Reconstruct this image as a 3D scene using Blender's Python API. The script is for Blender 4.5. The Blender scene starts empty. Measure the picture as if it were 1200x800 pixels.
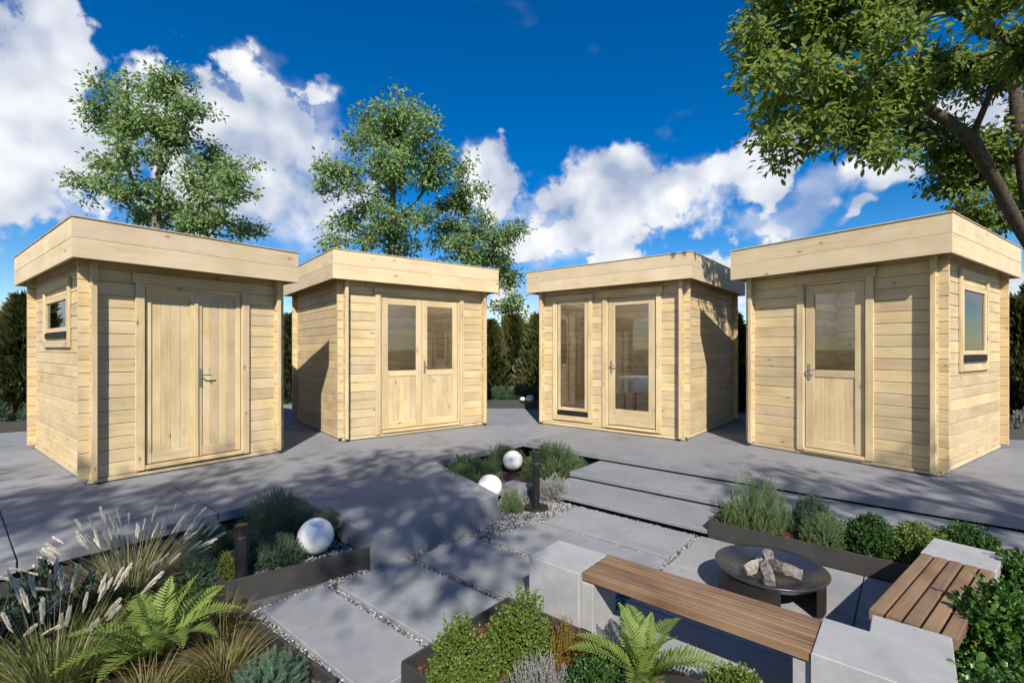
import bpy, math, random
import numpy as np
from math import sin, cos, pi, radians
from mathutils import Vector, Matrix

# ------------------------------------------------------------------ camera, sky, sun, exposure
sc = bpy.context.scene
col = sc.collection
F, HZ, H = 560.0, 409.0, 1.4                      # focal length and horizon of the photo (1200 px wide), eye height in m
cam_d = bpy.data.cameras.new('camera'); cam = bpy.data.objects.new('camera', cam_d); col.objects.link(cam)
cam.location = (0, 0, H); cam.rotation_euler = (pi/2, 0, 0)
cam_d.sensor_width = 36; cam_d.lens = 36*F/1200; cam_d.shift_y = (HZ-400)/1200
cam_d.clip_start = .05; cam_d.clip_end = 3000
sc.camera = cam
SUN_AZ = radians(175.0)       # clockwise from +Y (behind the camera, a little to its right)
SUN_EL = radians(39.5)
SUN_DIR = Vector((sin(SUN_AZ)*cos(SUN_EL), cos(SUN_AZ)*cos(SUN_EL), sin(SUN_EL)))
sun_d = bpy.data.lights.new('sun', 'SUN'); sun_d.energy = 3.6; sun_d.angle = radians(.7); sun_d.color = (1, .93, .82)
sun = bpy.data.objects.new('sun', sun_d); col.objects.link(sun)
sun.rotation_euler = (-SUN_DIR).to_track_quat('-Z', 'Y').to_euler(); sun.location = SUN_DIR*40
sc.view_settings.view_transform = 'Standard'; sc.view_settings.look = 'None'
sc.view_settings.gamma = 1; sc.view_settings.use_curve_mapping = False
sc.view_settings.exposure = .93
sc.cycles.use_denoising = True
sc.cycles.max_bounces = 6; sc.cycles.diffuse_bounces = 3; sc.cycles.glossy_bounces = 3; sc.cycles.transmission_bounces = 4; sc.cycles.use_adaptive_sampling = True; sc.cycles.adaptive_threshold = .04; sc.cycles.transparent_max_bounces = 12
sc.cycles.caustics_reflective = False; sc.cycles.caustics_refractive = False

def azel(px, py):
    x, z = (px-600)/F, (HZ-py)/F
    return math.atan2(x, 1), math.atan2(z, math.hypot(x, 1))

class NT:
    """small helper to write node trees"""
    def __init__(s, tree): s.t = tree; s.n = tree.nodes; s.l = tree.links
    def node(s, typ, **kw):
        n = s.n.new(typ)
        for k, v in kw.items():
            if k == 'i':
                for kk, vv in v.items():
                    if hasattr(vv, 'is_output') or isinstance(vv, bpy.types.NodeSocket): s.l.new(vv, n.inputs[kk])
                    else: n.inputs[kk].default_value = vv
            else: setattr(n, k, v)
        return n
    def m(s, op, a, b=None, c=None, clamp=False):
        n = s.n.new('ShaderNodeMath'); n.operation = op; n.use_clamp = clamp
        for i, v in enumerate((a, b, c)):
            if v is None: continue
            if isinstance(v, bpy.types.NodeSocket): s.l.new(v, n.inputs[i])
            else: n.inputs[i].default_value = v
        return n.outputs[0]
    def vm(s, op, a, b=None):
        n = s.n.new('ShaderNodeVectorMath'); n.operation = op
        for i, v in enumerate((a, b)):
            if v is None: continue
            if isinstance(v, bpy.types.NodeSocket): s.l.new(v, n.inputs[i])
            else: n.inputs[i].default_value = v
        return n.outputs[0]
    def mix(s, f, a, b, blend='MIX'):
        n = s.n.new('ShaderNodeMix'); n.data_type = 'RGBA'; n.blend_type = blend
        for k, v in ((0, f), (6, a), (7, b)):
            if isinstance(v, bpy.types.NodeSocket): s.l.new(v, n.inputs[k])
            else: n.inputs[k].default_value = (v if k == 0 else (*v, 1) if len(v) == 3 else v)
        return n.outputs[2]
    def noise(s, vec, scale, detail=4, rough=.5, dist=0):
        n = s.n.new('ShaderNodeTexNoise'); n.inputs['Scale'].default_value = scale; n.inputs['Detail'].default_value = detail
        n.inputs['Roughness'].default_value = rough; n.inputs['Distortion'].default_value = dist
        s.l.new(vec, n.inputs['Vector']); return n.outputs['Fac']
    def rng(s, v, a, b, c=0, d=1, smooth=False):
        n = s.n.new('ShaderNodeMapRange'); n.clamp = True
        if smooth: n.interpolation_type = 'SMOOTHSTEP'
        for i, q in enumerate((v, a, b, c, d)):
            if isinstance(q, bpy.types.NodeSocket): s.l.new(q, n.inputs[i])
            else: n.inputs[i].default_value = q
        return n.outputs[0]

# ---- sky: Nishita daylight with cumulus and veil clouds
world = bpy.data.worlds.new('World'); sc.world = world; world.use_nodes = True
W = NT(world.node_tree); W.n.clear()
sky = W.node('ShaderNodeTexSky', sky_type='NISHITA', sun_disc=False, sun_elevation=SUN_EL, sun_rotation=SUN_AZ,
             altitude=300, air_density=1.0, dust_density=.05, ozone_density=3.0)
SKY_STRENGTH = .12
hsv = W.node('ShaderNodeHueSaturation', i={'Hue': .508, 'Saturation': 1.5, 'Value': .55, 'Color': sky.outputs[0]})
gam = W.node('ShaderNodeGamma', i={'Color': hsv.outputs[0], 'Gamma': 1.0})
tc = W.node('ShaderNodeTexCoord'); d = tc.outputs['Generated']
sep = W.node('ShaderNodeSeparateXYZ', i={0: d})
az = W.m('ARCTAN2', sep.outputs[0], sep.outputs[1]); el = W.m('ARCSINE', sep.outputs[2])
# wind-torn warp of the blob outlines
warp1 = W.m('MULTIPLY', W.m('SUBTRACT', W.noise(d, 5.0, 4, .6), .5), .26)
azw = W.m('ADD', az, warp1)
d2 = W.vm('ADD', d, (5.2, 1.3, 8.1))
elw = W.m('ADD', el, W.m('MULTIPLY', W.m('SUBTRACT', W.noise(d2, 5.5, 4, .6), .5), .22))
CLOUDS = [ # px, py, rx, ry, weight   (bearing and height of each cloud, read from the photo)
 (40,120,130,72,1.1),(95,62,66,46,.9),(15,195,115,66,1.1),(95,165,85,64,1.0),(60,240,80,34,.85),(180,130,60,50,.62),
 (300,88,46,36,1.1),(335,140,64,60,1.3),(285,165,75,62,1.1),(372,165,42,60,1.2),(386,122,20,22,.9),(300,245,120,56,1.25),(375,240,60,48,1.15),(365,190,50,50,1.2),
 (573,198,34,30,1.15),(556,232,26,18,.9),(596,160,13,10,.62),(220,44,14,16,.46),
 (648,282,52,26,1.2),(690,246,84,40,1.2),(735,196,50,32,.95),(790,226,80,38,1.15),(855,203,90,30,1.1),(905,250,56,24,1.2),(960,228,90,24,1.15),
 (1040,215,70,20,1.1),(722,299,30,9,.9),(850,292,34,11,.95),(1000,258,36,9,.9),(1150,110,60,50,1.0),(1170,180,50,30,.8),
 (8,332,24,20,.9),(640,375,46,50,.8),(1195,345,36,46,.9),(500,340,90,30,.7),(870,345,60,30,.7)]
fld = None
def blob(a0, e0, ra, re, w):
    global fld
    u = W.m('MULTIPLY_ADD', azw, 1/ra, -a0/ra); v = W.m('MULTIPLY_ADD', elw, 1/re, -e0/re)
    r2 = W.m('MULTIPLY_ADD', v, v, W.m('MULTIPLY', u, u))
    g = W.m('MULTIPLY', W.m('POWER', .47, r2), w)
    fld = g if fld is None else W.m('SMOOTH_MAX', fld, g, .12)
for (px, py, rx, ry, w) in CLOUDS:
    a0, e0 = azel(px, py); ra = (azel(px+rx, py)[0]-azel(px-rx, py)[0])/2; re = (azel(px, py-ry)[1]-azel(px, py+ry)[1])/2
    blob(a0, e0, ra, re, w)
for a_, w_ in ((2.2, .5), (2.75, .45), (-2.9, .5), (-2.4, .5), (1.7, .4), (-1.75, .4)): blob(a_, .10, w_*.7, .10, 1.0)  # low clouds added behind the viewer to brighten reflections in the panes
rs = random.Random(5)
for k in range(9):                                  # the same kind of sky all round
    a0 = rs.uniform(1.0, 2*pi-1.0); a0 = a0-2*pi if a0 > pi else a0
    blob(a0, rs.uniform(.12, 1.0), rs.uniform(.3, .55), rs.uniform(.10, .22), rs.uniform(.8, 1.1))
fb = W.noise(d, 8.0, 7, .62)
gate = W.rng(fld, .05, .5, .15, 1)
dv = W.vm('ADD', d, W.vm('MULTIPLY', W.node('ShaderNodeCombineXYZ', i={0: fb, 1: fb, 2: fb}).outputs[0], (.10, .06, .10)))
vor = W.node('ShaderNodeTexVoronoi', i={'Vector': dv, 'Scale': 11.0, 'Detail': 2.0, 'Roughness': .5, 'Lacunarity': 2.3}, normalize=True).outputs['Distance']
puff = W.m('SUBTRACT', .30, vor)
tex = W.m('MULTIPLY_ADD', puff, 1.5, W.m('MULTIPLY', W.m('SUBTRACT', fb, .5), 3.2))
dens0 = W.m('ADD', fld, W.m('MULTIPLY', gate, tex))
soft = W.noise(W.vm('ADD', d, (9., 2., 3.)), 2.2, 2, .5)
hi = W.m('ADD', .62, W.rng(soft, .44, .60, 0, .8))
dens = W.rng(dens0, .34, hi, 0, 1, True)
veil = W.rng(W.m('MULTIPLY_ADD', W.m('SUBTRACT', W.noise(W.vm('MULTIPLY', d, (1., 1., 2.2)), 4.5, 3, .55), .5), 1.7, fld), .36, 1.1, 0, .62, True)
dens = W.m('MAXIMUM', dens, veil)
# light and shade inside the clouds: relief against the sun's side
dl = W.vm('ADD', d, (.014, -.012, .034))
fbL = W.noise(dl, 5.0, 3, .55)
fbs = W.noise(d, 5.0, 3, .55)
rel = W.m('MULTIPLY', W.m('SUBTRACT', fbs, fbL), 3.6)
body = W.rng(W.noise(W.vm('ADD', d, (3., 7., 1.)), 5.0, 3, .6), .36, .62, 0, 1)
lit = W.m('ADD', W.m('ADD', W.m('MULTIPLY_ADD', dens0, .16, .22), rel), W.m('MULTIPLY_ADD', body, .34, W.m('MULTIPLY', puff, .85)), None, True)
cloud_c = W.mix(lit, (1.75, 2.1, 2.85), (4.6, 4.6, 4.65))
skyc = W.mix(W.m('MULTIPLY', dens, .97), gam.outputs[0], cloud_c)
bg = W.node('ShaderNodeBackground', i={'Color': skyc, 'Strength': SKY_STRENGTH})
W.node('ShaderNodeOutputWorld', i={'Surface': bg.outputs[0]})
world.cycles.sampling_method = 'MANUAL'; world.cycles.sample_map_resolution = 1024

# ------------------------------------------------------------------ helpers
rng = np.random.default_rng(11)
random.seed(11)
E1 = (cos(radians(-40)), sin(radians(-40))); E2 = (-E1[1], E1[0])
def AB(a, b, z=0.0): return Vector((E1[0]*a+E2[0]*b, E1[1]*a+E2[1]*b, z))     # terrace grid -> world
YAW = radians(-40)
def at(px, py, z=0.0):            # the spot on level z that is seen at this bearing
    dd = F*(H-z)/(py-HZ); return Vector(((px-600)/F*dd, dd, z))
def far(px, py, dd): return Vector(((px-600)/F*dd, dd, H-(py-HZ)/F*dd))

def props(o, label=None, cat=None, group=None, kind=None):
    if label: o['label'] = label
    if cat: o['category'] = cat
    if group: o['group'] = group
    if kind: o['kind'] = kind
    return o
def empty(name, loc=(0, 0, 0), rz=0.0, **kw):
    o = bpy.data.objects.new(name, None); col.objects.link(o); o.location = loc; o.rotation_euler = (0, 0, rz)
    o.empty_display_size = .1
    return props(o, **kw)
def link(name, me, parent=None, mat=None, loc=None, rot=None, **kw):
    o = bpy.data.objects.new(name, me); col.objects.link(o)
    if parent is not None: o.parent = parent
    if loc is not None: o.location = loc
    if rot is not None: o.rotation_euler = rot
    if mat is not None and not me.materials: me.materials.append(mat)
    return props(o, **kw)

class MB:
    def __init__(s): s.v = []; s.f = []
    def add(s, vs, fs):
        n = len(s.v); s.v += [tuple(p) for p in vs]; s.f += [tuple(i+n for i in f) for f in fs]; return s
    def box(s, x0, x1, y0, y1, z0, z1, c=0.0):
        if c <= 0:
            vs = [(x, y, z) for z in (z0, z1) for (x, y) in ((x0, y0), (x1, y0), (x1, y1), (x0, y1))]
            fs = [(3, 2, 1, 0), (4, 5, 6, 7)]+[(i, (i+1) % 4, 4+(i+1) % 4, 4+i) for i in range(4)]
            return s.add(vs, fs)
        # chamfered top and vertical edges
        def ring(k, z):
            return [(x0+k, y0, z), (x1-k, y0, z), (x1, y0+k, z), (x1, y1-k, z), (x1-k, y1, z), (x0+k, y1, z), (x0, y1-k, z), (x0, y0+k, z)]
        def inner(z):
            q = c; return [(x0+q+q*.4, y0+q, z), (x1-q-q*.4, y0+q, z), (x1-q, y0+q+q*.4, z), (x1-q, y1-q-q*.4, z), (x1-q-q*.4, y1-q, z), (x0+q+q*.4, y1-q, z), (x0+q, y1-q-q*.4, z), (x0+q, y0+q+q*.4, z)]
        vs = ring(c, z0)+ring(c, z1-c)+inner(z1)
        fs = [tuple(range(7, -1, -1)), tuple(range(16, 24))]
        for r in (0, 8): fs += [(r+i, r+(i+1) % 8, r+8+(i+1) % 8, r+8+i) for i in range(8)]
        return s.add(vs, fs)
    def prism(s, poly, z0, z1):
        n = len(poly); vs = [(x, y, z0) for x, y in poly]+[(x, y, z1) for x, y in poly]
        return s.add(vs, [tuple(range(n-1, -1, -1)), tuple(range(n, 2*n))]+[(i, (i+1) % n, n+(i+1) % n, n+i) for i in range(n)])
    def lathe(s, prof, n=32, cx=0, cy=0, a0=0., a1=2*pi, cap=True):
        full = abs(a1-a0-2*pi) < 1e-6; m = n if full else n+1; vs = []
        for (r, z) in prof:
            for i in range(m):
                t = a0+(a1-a0)*i/n; vs.append((cx+r*cos(t), cy+r*sin(t), z))
        fs = []
        for k in range(len(prof)-1):
            for i in range(n):
                j = (i+1) % m if full else i+1
                fs.append((k*m+i, k*m+j, (k+1)*m+j, (k+1)*m+i))
        return s.add(vs, fs)
    def tube(s, pts, rad, n=8, caps=True):
        pts = [Vector(p) for p in pts]; vs = []; up = Vector((0, 0, 1)); prev = None
        for i, p in enumerate(pts):
            t = (pts[min(i+1, len(pts)-1)]-pts[max(i-1, 0)])
            t = t.normalized() if t.length > 1e-9 else up
            a = prev - t*prev.dot(t) if prev is not None else t.orthogonal()
            if a.length < 1e-6: a = t.orthogonal()
            a.normalize(); b = t.cross(a); prev = a
            r = rad[i] if hasattr(rad, '__len__') else rad
            vs += [p+(a*cos(2*pi*k/n)+b*sin(2*pi*k/n))*r for k in range(n)]
        fs = [(i*n+k, i*n+(k+1) % n, (i+1)*n+(k+1) % n, (i+1)*n+k) for i in range(len(pts)-1) for k in range(n)]
        if caps: fs += [tuple(range(n-1, -1, -1)), tuple((len(pts)-1)*n+k for k in range(n))]
        return s.add(vs, fs)
    def mesh(s, name, mat=None, smooth=False):
        me = bpy.data.meshes.new(name); me.from_pydata(s.v, [], s.f); me.update()
        if smooth: me.polygons.foreach_set('use_smooth', [True]*len(me.polygons))
        if mat: me.materials.append(mat)
        return me
    def build(s, name, mat, parent=None, smooth=False, **kw):
        return link(name, s.mesh(name, mat, smooth), parent, **{k: v for k, v in kw.items()})

def np_mesh(name, V, Fc, mat, tint=None, smooth=False):
    """V (n,3), Fc (m,k) numpy"""
    me = bpy.data.meshes.new(name); V = np.ascontiguousarray(V, np.float32); Fc = np.ascontiguousarray(Fc, np.int32)
    k = Fc.shape[1]
    me.vertices.add(len(V)); me.vertices.foreach_set('co', V.ravel())
    me.loops.add(Fc.size); me.loops.foreach_set('vertex_index', Fc.ravel())
    me.polygons.add(len(Fc)); me.polygons.foreach_set('loop_start', np.arange(0, Fc.size, k, dtype=np.int32))
    if smooth: me.polygons.foreach_set('use_smooth', np.ones(len(Fc), bool))
    if tint is not None:
        at_ = me.attributes.new('tint', 'FLOAT', 'POINT'); at_.data.foreach_set('value', np.ascontiguousarray(tint, np.float32))
    me.update(calc_edges=True); me.validate()
    if mat: me.materials.append(mat)
    return me

def nrm(v): return v/np.maximum(np.linalg.norm(v, axis=-1, keepdims=True), 1e-9)
def leaf_arrays(P, D, N, L, Wd, fold=.25, droop=.12, rnd=.25, oval=False):
    """one folded leaf at every P pointing along D with face normal about N"""
    n = len(P); D = nrm(D); S = nrm(np.cross(N, D)); N = nrm(np.cross(D, S))
    L = (L*(1+rnd*rng.uniform(-1, 1, n)))[:, None]; Wd = (Wd*(1+rnd*rng.uniform(-1, 1, n)))[:, None]
    if not oval:
        V = np.stack([P, P+D*L*.45+S*Wd*.5+N*Wd*fold, P+D*L-N*L*droop, P+D*L*.45-S*Wd*.5+N*Wd*fold], 1).reshape(-1, 3)
        b = (np.arange(n)*4)[:, None]; Fc = np.concatenate([b+np.array([[0, 2, 1]]), b+np.array([[0, 3, 2]])], 1).reshape(-1, 3)
        return V, Fc, 4
    V = np.stack([P, P+D*L*.28+S*Wd*.42+N*Wd*fold, P+D*L*.7+S*Wd*.45+N*(Wd*fold-L*droop*.5), P+D*L-N*L*droop,
                  P+D*L*.7-S*Wd*.45+N*(Wd*fold-L*droop*.5), P+D*L*.28-S*Wd*.42+N*Wd*fold], 1).reshape(-1, 3)
    b = (np.arange(n)*6)[:, None]
    Fc = np.concatenate([b+np.array([[0, 2, 1]]), b+np.array([[0, 3, 2]]), b+np.array([[0, 5, 4]]), b+np.array([[0, 4, 3]])], 1).reshape(-1, 3)
    return V, Fc, 6
def leaf_mesh(name, mat, P, D, N, L, Wd, tint=None, **kw):
    V, Fc, k = leaf_arrays(P, D, N, L, Wd, **kw)
    t = rng.uniform(0, 1, len(P)) if tint is None else tint
    return np_mesh(name, V, Fc, mat, np.repeat(t, k))

# ------------------------------------------------------------------ materials
def mat_new(name):
    m = bpy.data.materials.new(name); m.use_nodes = True; t = NT(m.node_tree)
    b = t.n['Principled BSDF']; return m, t, b
def bump(t, b, h, strength=.3, dist=.01):
    n = t.node('ShaderNodeBump', i={'Height': h, 'Strength': strength, 'Distance': dist}); t.l.new(n.outputs[0], b.inputs['Normal'])
def ocoord(t, rnd=60.0):
    tc = t.node('ShaderNodeTexCoord'); oi = t.node('ShaderNodeObjectInfo')
    r = t.m('MULTIPLY', oi.outputs['Random'], rnd)
    cx = t.node('ShaderNodeCombineXYZ', i={0: r, 1: r, 2: r})
    return t.vm('ADD', tc.outputs['Object'], cx.outputs[0]), oi.outputs['Random']
def scaled(t, v, s): return t.vm('MULTIPLY', v, s)

def wood_mat(name, c_dark, c_mid, c_light, knots=True, rough=.62, axis=0, weather=0.0):
    m, t, b = mat_new(name); v, rnd = ocoord(t)
    s1 = [22., 22., 22.]; s1[axis] = 1.1
    s2 = [90., 90., 90.]; s2[axis] = 2.5
    g1 = t.noise(scaled(t, v, tuple(s1)), 1.0, 5, .6, .8); g2 = t.noise(scaled(t, v, tuple(s2)), 1.0, 3, .6)
    blot = t.noise(v, 2.2, 4, .55)
    f = t.m('ADD', t.m('MULTIPLY', g1, .7), t.m('MULTIPLY', g2, .3))
    f = t.rng(f, .36, .64)
    c = t.mix(f, c_dark, c_mid)
    c = t.mix(t.m('MULTIPLY', t.rng(blot, .35, .7), .75), c, c_light)
    hs = t.node('ShaderNodeHueSaturation', i={'Hue': t.m('ADD', .497, t.m('MULTIPLY', rnd, .006)), 'Saturation': t.m('ADD', .95, t.m('MULTIPLY', rnd, .12)),
                'Value': t.m('ADD', .87, t.m('MULTIPLY', rnd, .24)), 'Color': c}); c = hs.outputs[0]
    if knots:
        sk = [7.5, 7.5, 7.5]; sk[axis] = 3.4
        vo = t.node('ShaderNodeTexVoronoi', i={'Vector': scaled(t, v, tuple(sk)), 'Scale': 1.0, 'Randomness': 1.0})
        spot = t.rng(vo.outputs['Distance'], .055, .10, 1, 0); ring = t.rng(vo.outputs['Distance'], .08, .26, 1, 0)
        gate = t.m('GREATER_THAN', t.node('ShaderNodeSeparateColor', i={0: vo.outputs['Color']}).outputs[0], .5)
        c = t.mix(t.m('MULTIPLY', t.m('MULTIPLY', ring, gate), .28), c, tuple(x*.62 for x in c_dark))
        c = t.mix(t.m('MULTIPLY', t.m('MULTIPLY', spot, gate), .8), c, (.16, .085, .035))
    t.l.new(c, b.inputs['Base Color']); b.inputs['Roughness'].default_value = rough
    b.inputs['Specular IOR Level'].default_value = .3
    bump(t, b, t.m('ADD', g2, t.m('MULTIPLY', g1, .6)), .22, .004)
    return m
def stone_mat(name, c1, c2, scale=3.0, rough=.75, bstr=.15, spec=.35, speck=0.0, rnd=60., vary=.10):
    m, t, b = mat_new(name); v, r = ocoord(t, rnd)
    n1 = t.noise(v, scale, 6, .6, .4); n2 = t.noise(v, 140, 3, .6); n3 = t.noise(v, scale*7, 5, .65)
    f = t.m('ADD', t.m('MULTIPLY', n1, .6), t.m('MULTIPLY', n3, .4))
    c = t.mix(t.rng(f, .38, .62), c1, c2)
    c = t.mix(t.m('MULTIPLY', t.rng(n2, .35, .7), .22), c, tuple(x*.62 for x in c1))
    hs = t.node('ShaderNodeHueSaturation', i={'Value': t.m('ADD', 1-vary/2, t.m('MULTIPLY', r, vary)), 'Color': c}); c = hs.outputs[0]
    # faint water stains with outlines of their own
    st = t.noise(v, 1.3, 3, .5, 1.2); c = t.mix(t.m('MULTIPLY', t.rng(st, .55, .60), .20), c, tuple(x*.6 for x in c1))
    t.l.new(c, b.inputs['Base Color'])
    t.l.new(t.rng(n3, .3, .7, rough-.12, rough+.1), b.inputs['Roughness']); b.inputs['Specular IOR Level'].default_value = spec
    bump(t, b, t.m('ADD', n2, t.m('MULTIPLY', n3, .7)), bstr, .004)
    return m
def plain_mat(name, c, rough=.5, metal=0.0, spec=.5, nz=.12, scale=30., bstr=.05, coat=0.):
    m, t, b = mat_new(name); v, r = ocoord(t)
    n = t.noise(v, scale, 5, .6); n2 = t.noise(v, 4., 4, .6)
    f = t.m('ADD', t.m('MULTIPLY', n, .5), t.m('MULTIPLY', n2, .5))
    cc = t.mix(t.rng(f, .35, .65), tuple(x*(1-nz) for x in c), tuple(min(1, x*(1+nz)) for x in c)); t.l.new(cc, b.inputs['Base Color'])
    t.l.new(t.rng(f, .3, .7, max(.02, rough-.08), min(1, rough+.08)), b.inputs['Roughness'])
    b.inputs['Metallic'].default_value = metal; b.inputs['Specular IOR Level'].default_value = spec
    if coat: b.inputs['Coat Weight'].default_value = coat
    if bstr: bump(t, b, n, bstr, .003)
    return m
def leaf_mat(name, c1, c2, c3=None, trans=.3, rough=.5, spec=.35, scale=3.0):
    m, t, b = mat_new(name)
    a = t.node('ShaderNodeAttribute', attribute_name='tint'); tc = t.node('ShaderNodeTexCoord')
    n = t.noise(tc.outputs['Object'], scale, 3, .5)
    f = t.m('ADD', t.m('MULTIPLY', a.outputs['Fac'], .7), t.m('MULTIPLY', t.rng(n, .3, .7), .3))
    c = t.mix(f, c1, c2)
    if c3: c = t.mix(t.m('GREATER_THAN', a.outputs['Fac'], .955), c, c3)
    t.l.new(c, b.inputs['Base Color']); b.inputs['Roughness'].default_value = rough; b.inputs['Specular IOR Level'].default_value = spec
    tr = t.node('ShaderNodeBsdfTranslucent', i={'Color': t.mix(.5, c, tuple(min(1, x*1.6) for x in c2))})
    mx = t.node('ShaderNodeMixShader', i={0: trans, 1: b.outputs[0], 2: tr.outputs[0]})
    t.l.new(mx.outputs[0], t.n['Material Output'].inputs['Surface'])
    return m

M = {}
M['pine'] = wood_mat('pine_wood', (.45, .33, .172), (.585, .46, .268), (.67, .55, .355))
M['pine_fascia'] = wood_mat('pine_fascia', (.50, .385, .235), (.615, .495, .325), (.685, .57, .40))
M['pine_in'] = wood_mat('pine_inside', (.50, .28, .10), (.62, .38, .15), (.66, .42, .18))
M['slat'] = wood_mat('bench_hardwood', (.095, .056, .034), (.205, .130, .080), (.30, .205, .135), knots=False, rough=.6)
M['char'] = stone_mat('charred_wood', (.30, .27, .24), (.018, .016, .015), 9, .85, .8, vary=.5)
M['concrete'] = stone_mat('terrace_concrete', (.200, .209, .232), (.255, .262, .280), 1.6, .72, .12)
M['paver'] = stone_mat('paver_concrete', (.220, .228, .248), (.29, .295, .306), 2.2, .72, .15)
M['patio'] = stone_mat('patio_concrete', (.245, .25, .265), (.315, .318, .322), 2.2, .72, .15)
M['light_concrete'] = stone_mat('bench_concrete', (.315, .32, .33), (.395, .395, .395), 3., .72, .15)
M['joint'] = stone_mat('joint_dark', (.03, .03, .03), (.06, .058, .055), 6, .9, .2)
M['gravel'] = stone_mat('gravel_stone', (.10, .10, .105), (.38, .375, .37), 9, .8, .1, vary=.2)
M['gravel_bed'] = stone_mat('gravel_bed', (.05, .05, .05), (.16, .155, .15), 60, .9, .6)
M['soil'] = stone_mat('planting_soil', (.025, .016, .010), (.07, .042, .025), 40, .95, .8)
M['mulch'] = plain_mat('bark_mulch', (.14, .055, .028), .9, 0, .2, .5, 60, .3)
M['edging'] = plain_mat('bronze_edging', (.060, .057, .055), .48, .35, .5, .18, 5., .03)
M['black'] = plain_mat('black_metal', (.014, .0145, .0155), .45, .1, .5, .2, 20., .03)
M['rubber'] = plain_mat('black_vent', (.012, .012, .013), .6, 0, .3, .2, 20., .03)
M['steel'] = plain_mat('brushed_steel', (.62, .61, .59), .28, 1., .5, .05, 50., 0)
M['bowl'] = plain_mat('bowl_steel', (.17, .175, .19), .30, .9, .5, .15, 6., .02)
M['rust'] = plain_mat('bowl_base_steel', (.032, .026, .022), .55, .4, .4, .3, 8., .05)
M['globe'] = plain_mat('opal_globe', (.82, .81, .78), .5, 0, .3, .01, 3., 0)
M['cloth'] = plain_mat('white_cloth', (.74, .73, .72), .9, 0, .1, .03, 40., .1)
M['felt'] = plain_mat('roof_felt', (.05, .05, .052), .95, 0, .2, .3, 40., .3)
M['bark'] = stone_mat('tree_bark', (.035, .027, .021), (.14, .11, .085), 24, .9, 1.0, .2)
M['bark_light'] = stone_mat('young_bark', (.12, .11, .085), (.22, .20, .15), 14, .9, .6, .2)
M['grass_ground'] = stone_mat('lawn', (.03, .05, .015), (.06, .085, .03), 8, .95, .5)
# glazing
gm, t, b = mat_new('window_glass')
fr = t.node('ShaderNodeFresnel', i={'IOR': 1.62}); gl = t.node('ShaderNodeBsdfGlossy', i={'Roughness': 0.0, 'Color': (.95, .97, 1, 1)})
tr = t.node('ShaderNodeBsdfTransparent', i={'Color': (.985, .99, .985, 1)})
tcg = t.node('ShaderNodeTexCoord'); bump_n = t.node('ShaderNodeBump', i={'Height': t.noise(tcg.outputs['Object'], 2.0, 1, .4), 'Strength': .012, 'Distance': .05})
t.l.new(bump_n.outputs[0], gl.inputs['Normal'])
mx = t.node('ShaderNodeMixShader', i={0: fr.outputs[0], 1: tr.outputs[0], 2: gl.outputs[0]}); t.l.new(mx.outputs[0], t.n['Material Output'].inputs['Surface'])
M['glass'] = gm
om, t, b = mat_new('opal_fill_panel'); t.l.new(t.node('ShaderNodeBsdfTranslucent', i={'Color': (.95, .95, .95, 1)}).outputs[0], t.n['Material Output'].inputs['Surface'])  # translucent sheet for the roof panels added to brighten the shed interiors
M['opal'] = om
# leaves
M['lf_tree'] = leaf_mat('tree_leaves', (.10, .19, .06), (.29, .40, .15), trans=.38)
M['lf_tree2'] = leaf_mat('tree_leaves_olive', (.11, .195, .065), (.30, .40, .16), trans=.38)
M['lf_big'] = leaf_mat('broad_leaves', (.07, .13, .024), (.24, .31, .06), trans=.44)
M['lf_conifer'] = leaf_mat('conifer_sprays', (.03, .042, .012), (.095, .10, .03), trans=.2)
M['lf_box'] = leaf_mat('box_leaves', (.05, .095, .014), (.19, .25, .05), trans=.30, rough=.42)
M['lf_box2'] = leaf_mat('box_leaves_dark', (.020, .062, .014), (.07, .14, .03), trans=.25, rough=.4)
M['lf_ivy'] = leaf_mat('glossy_leaves', (.022, .075, .012), (.09, .19, .03), (.35, .22, .03), trans=.28, rough=.34, spec=.5)
M['lf_blue'] = leaf_mat('bluegreen_leaves', (.045, .095, .055), (.12, .19, .105), trans=.25)
M['lf_dark'] = leaf_mat('dark_evergreen_leaves', (.022, .052, .036), (.085, .125, .095), trans=.18, rough=.38, spec=.5)
M['lf_rose'] = leaf_mat('needle_leaves', (.07, .125, .05), (.20, .28, .11), trans=.28)
M['lf_olive'] = leaf_mat('olive_mound_leaves', (.032, .056, .010), (.13, .145, .03), trans=.22)
M['lf_spruce'] = leaf_mat('spruce_needles', (.045, .10, .06), (.17, .27, .17), trans=.15)
M['lf_fern'] = leaf_mat('fern_leaflets', (.12, .19, .035), (.30, .39, .095), trans=.40, rough=.5)
M['lf_gold'] = leaf_mat('golden_heath', (.13, .085, .012), (.33, .24, .045), trans=.25)
M['lf_grey'] = leaf_mat('silver_leaves', (.16, .165, .15), (.42, .41, .39), trans=.2, rough=.8)
M['lf_yellow'] = leaf_mat('yellowgreen_leaves', (.10, .14, .02), (.24, .27, .06), trans=.3)
M['lf_grass'] = leaf_mat('grass_blades', (.075, .075, .022), (.25, .22, .075), trans=.25)
M['lf_grass2'] = leaf_mat('grass_blades_green', (.055, .08, .018), (.23, .24, .065), trans=.25)
M['lf_straw'] = leaf_mat('straw_blades', (.20, .165, .10), (.42, .37, .26), trans=.25, rough=.8)
M['plume'] = leaf_mat('grass_plumes', (.60, .55, .47), (.86, .82, .74), trans=.35, rough=.9)
M['lf_lav'] = leaf_mat('lavender_flowers', (.20, .15, .30), (.42, .40, .48), trans=.2)

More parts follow.
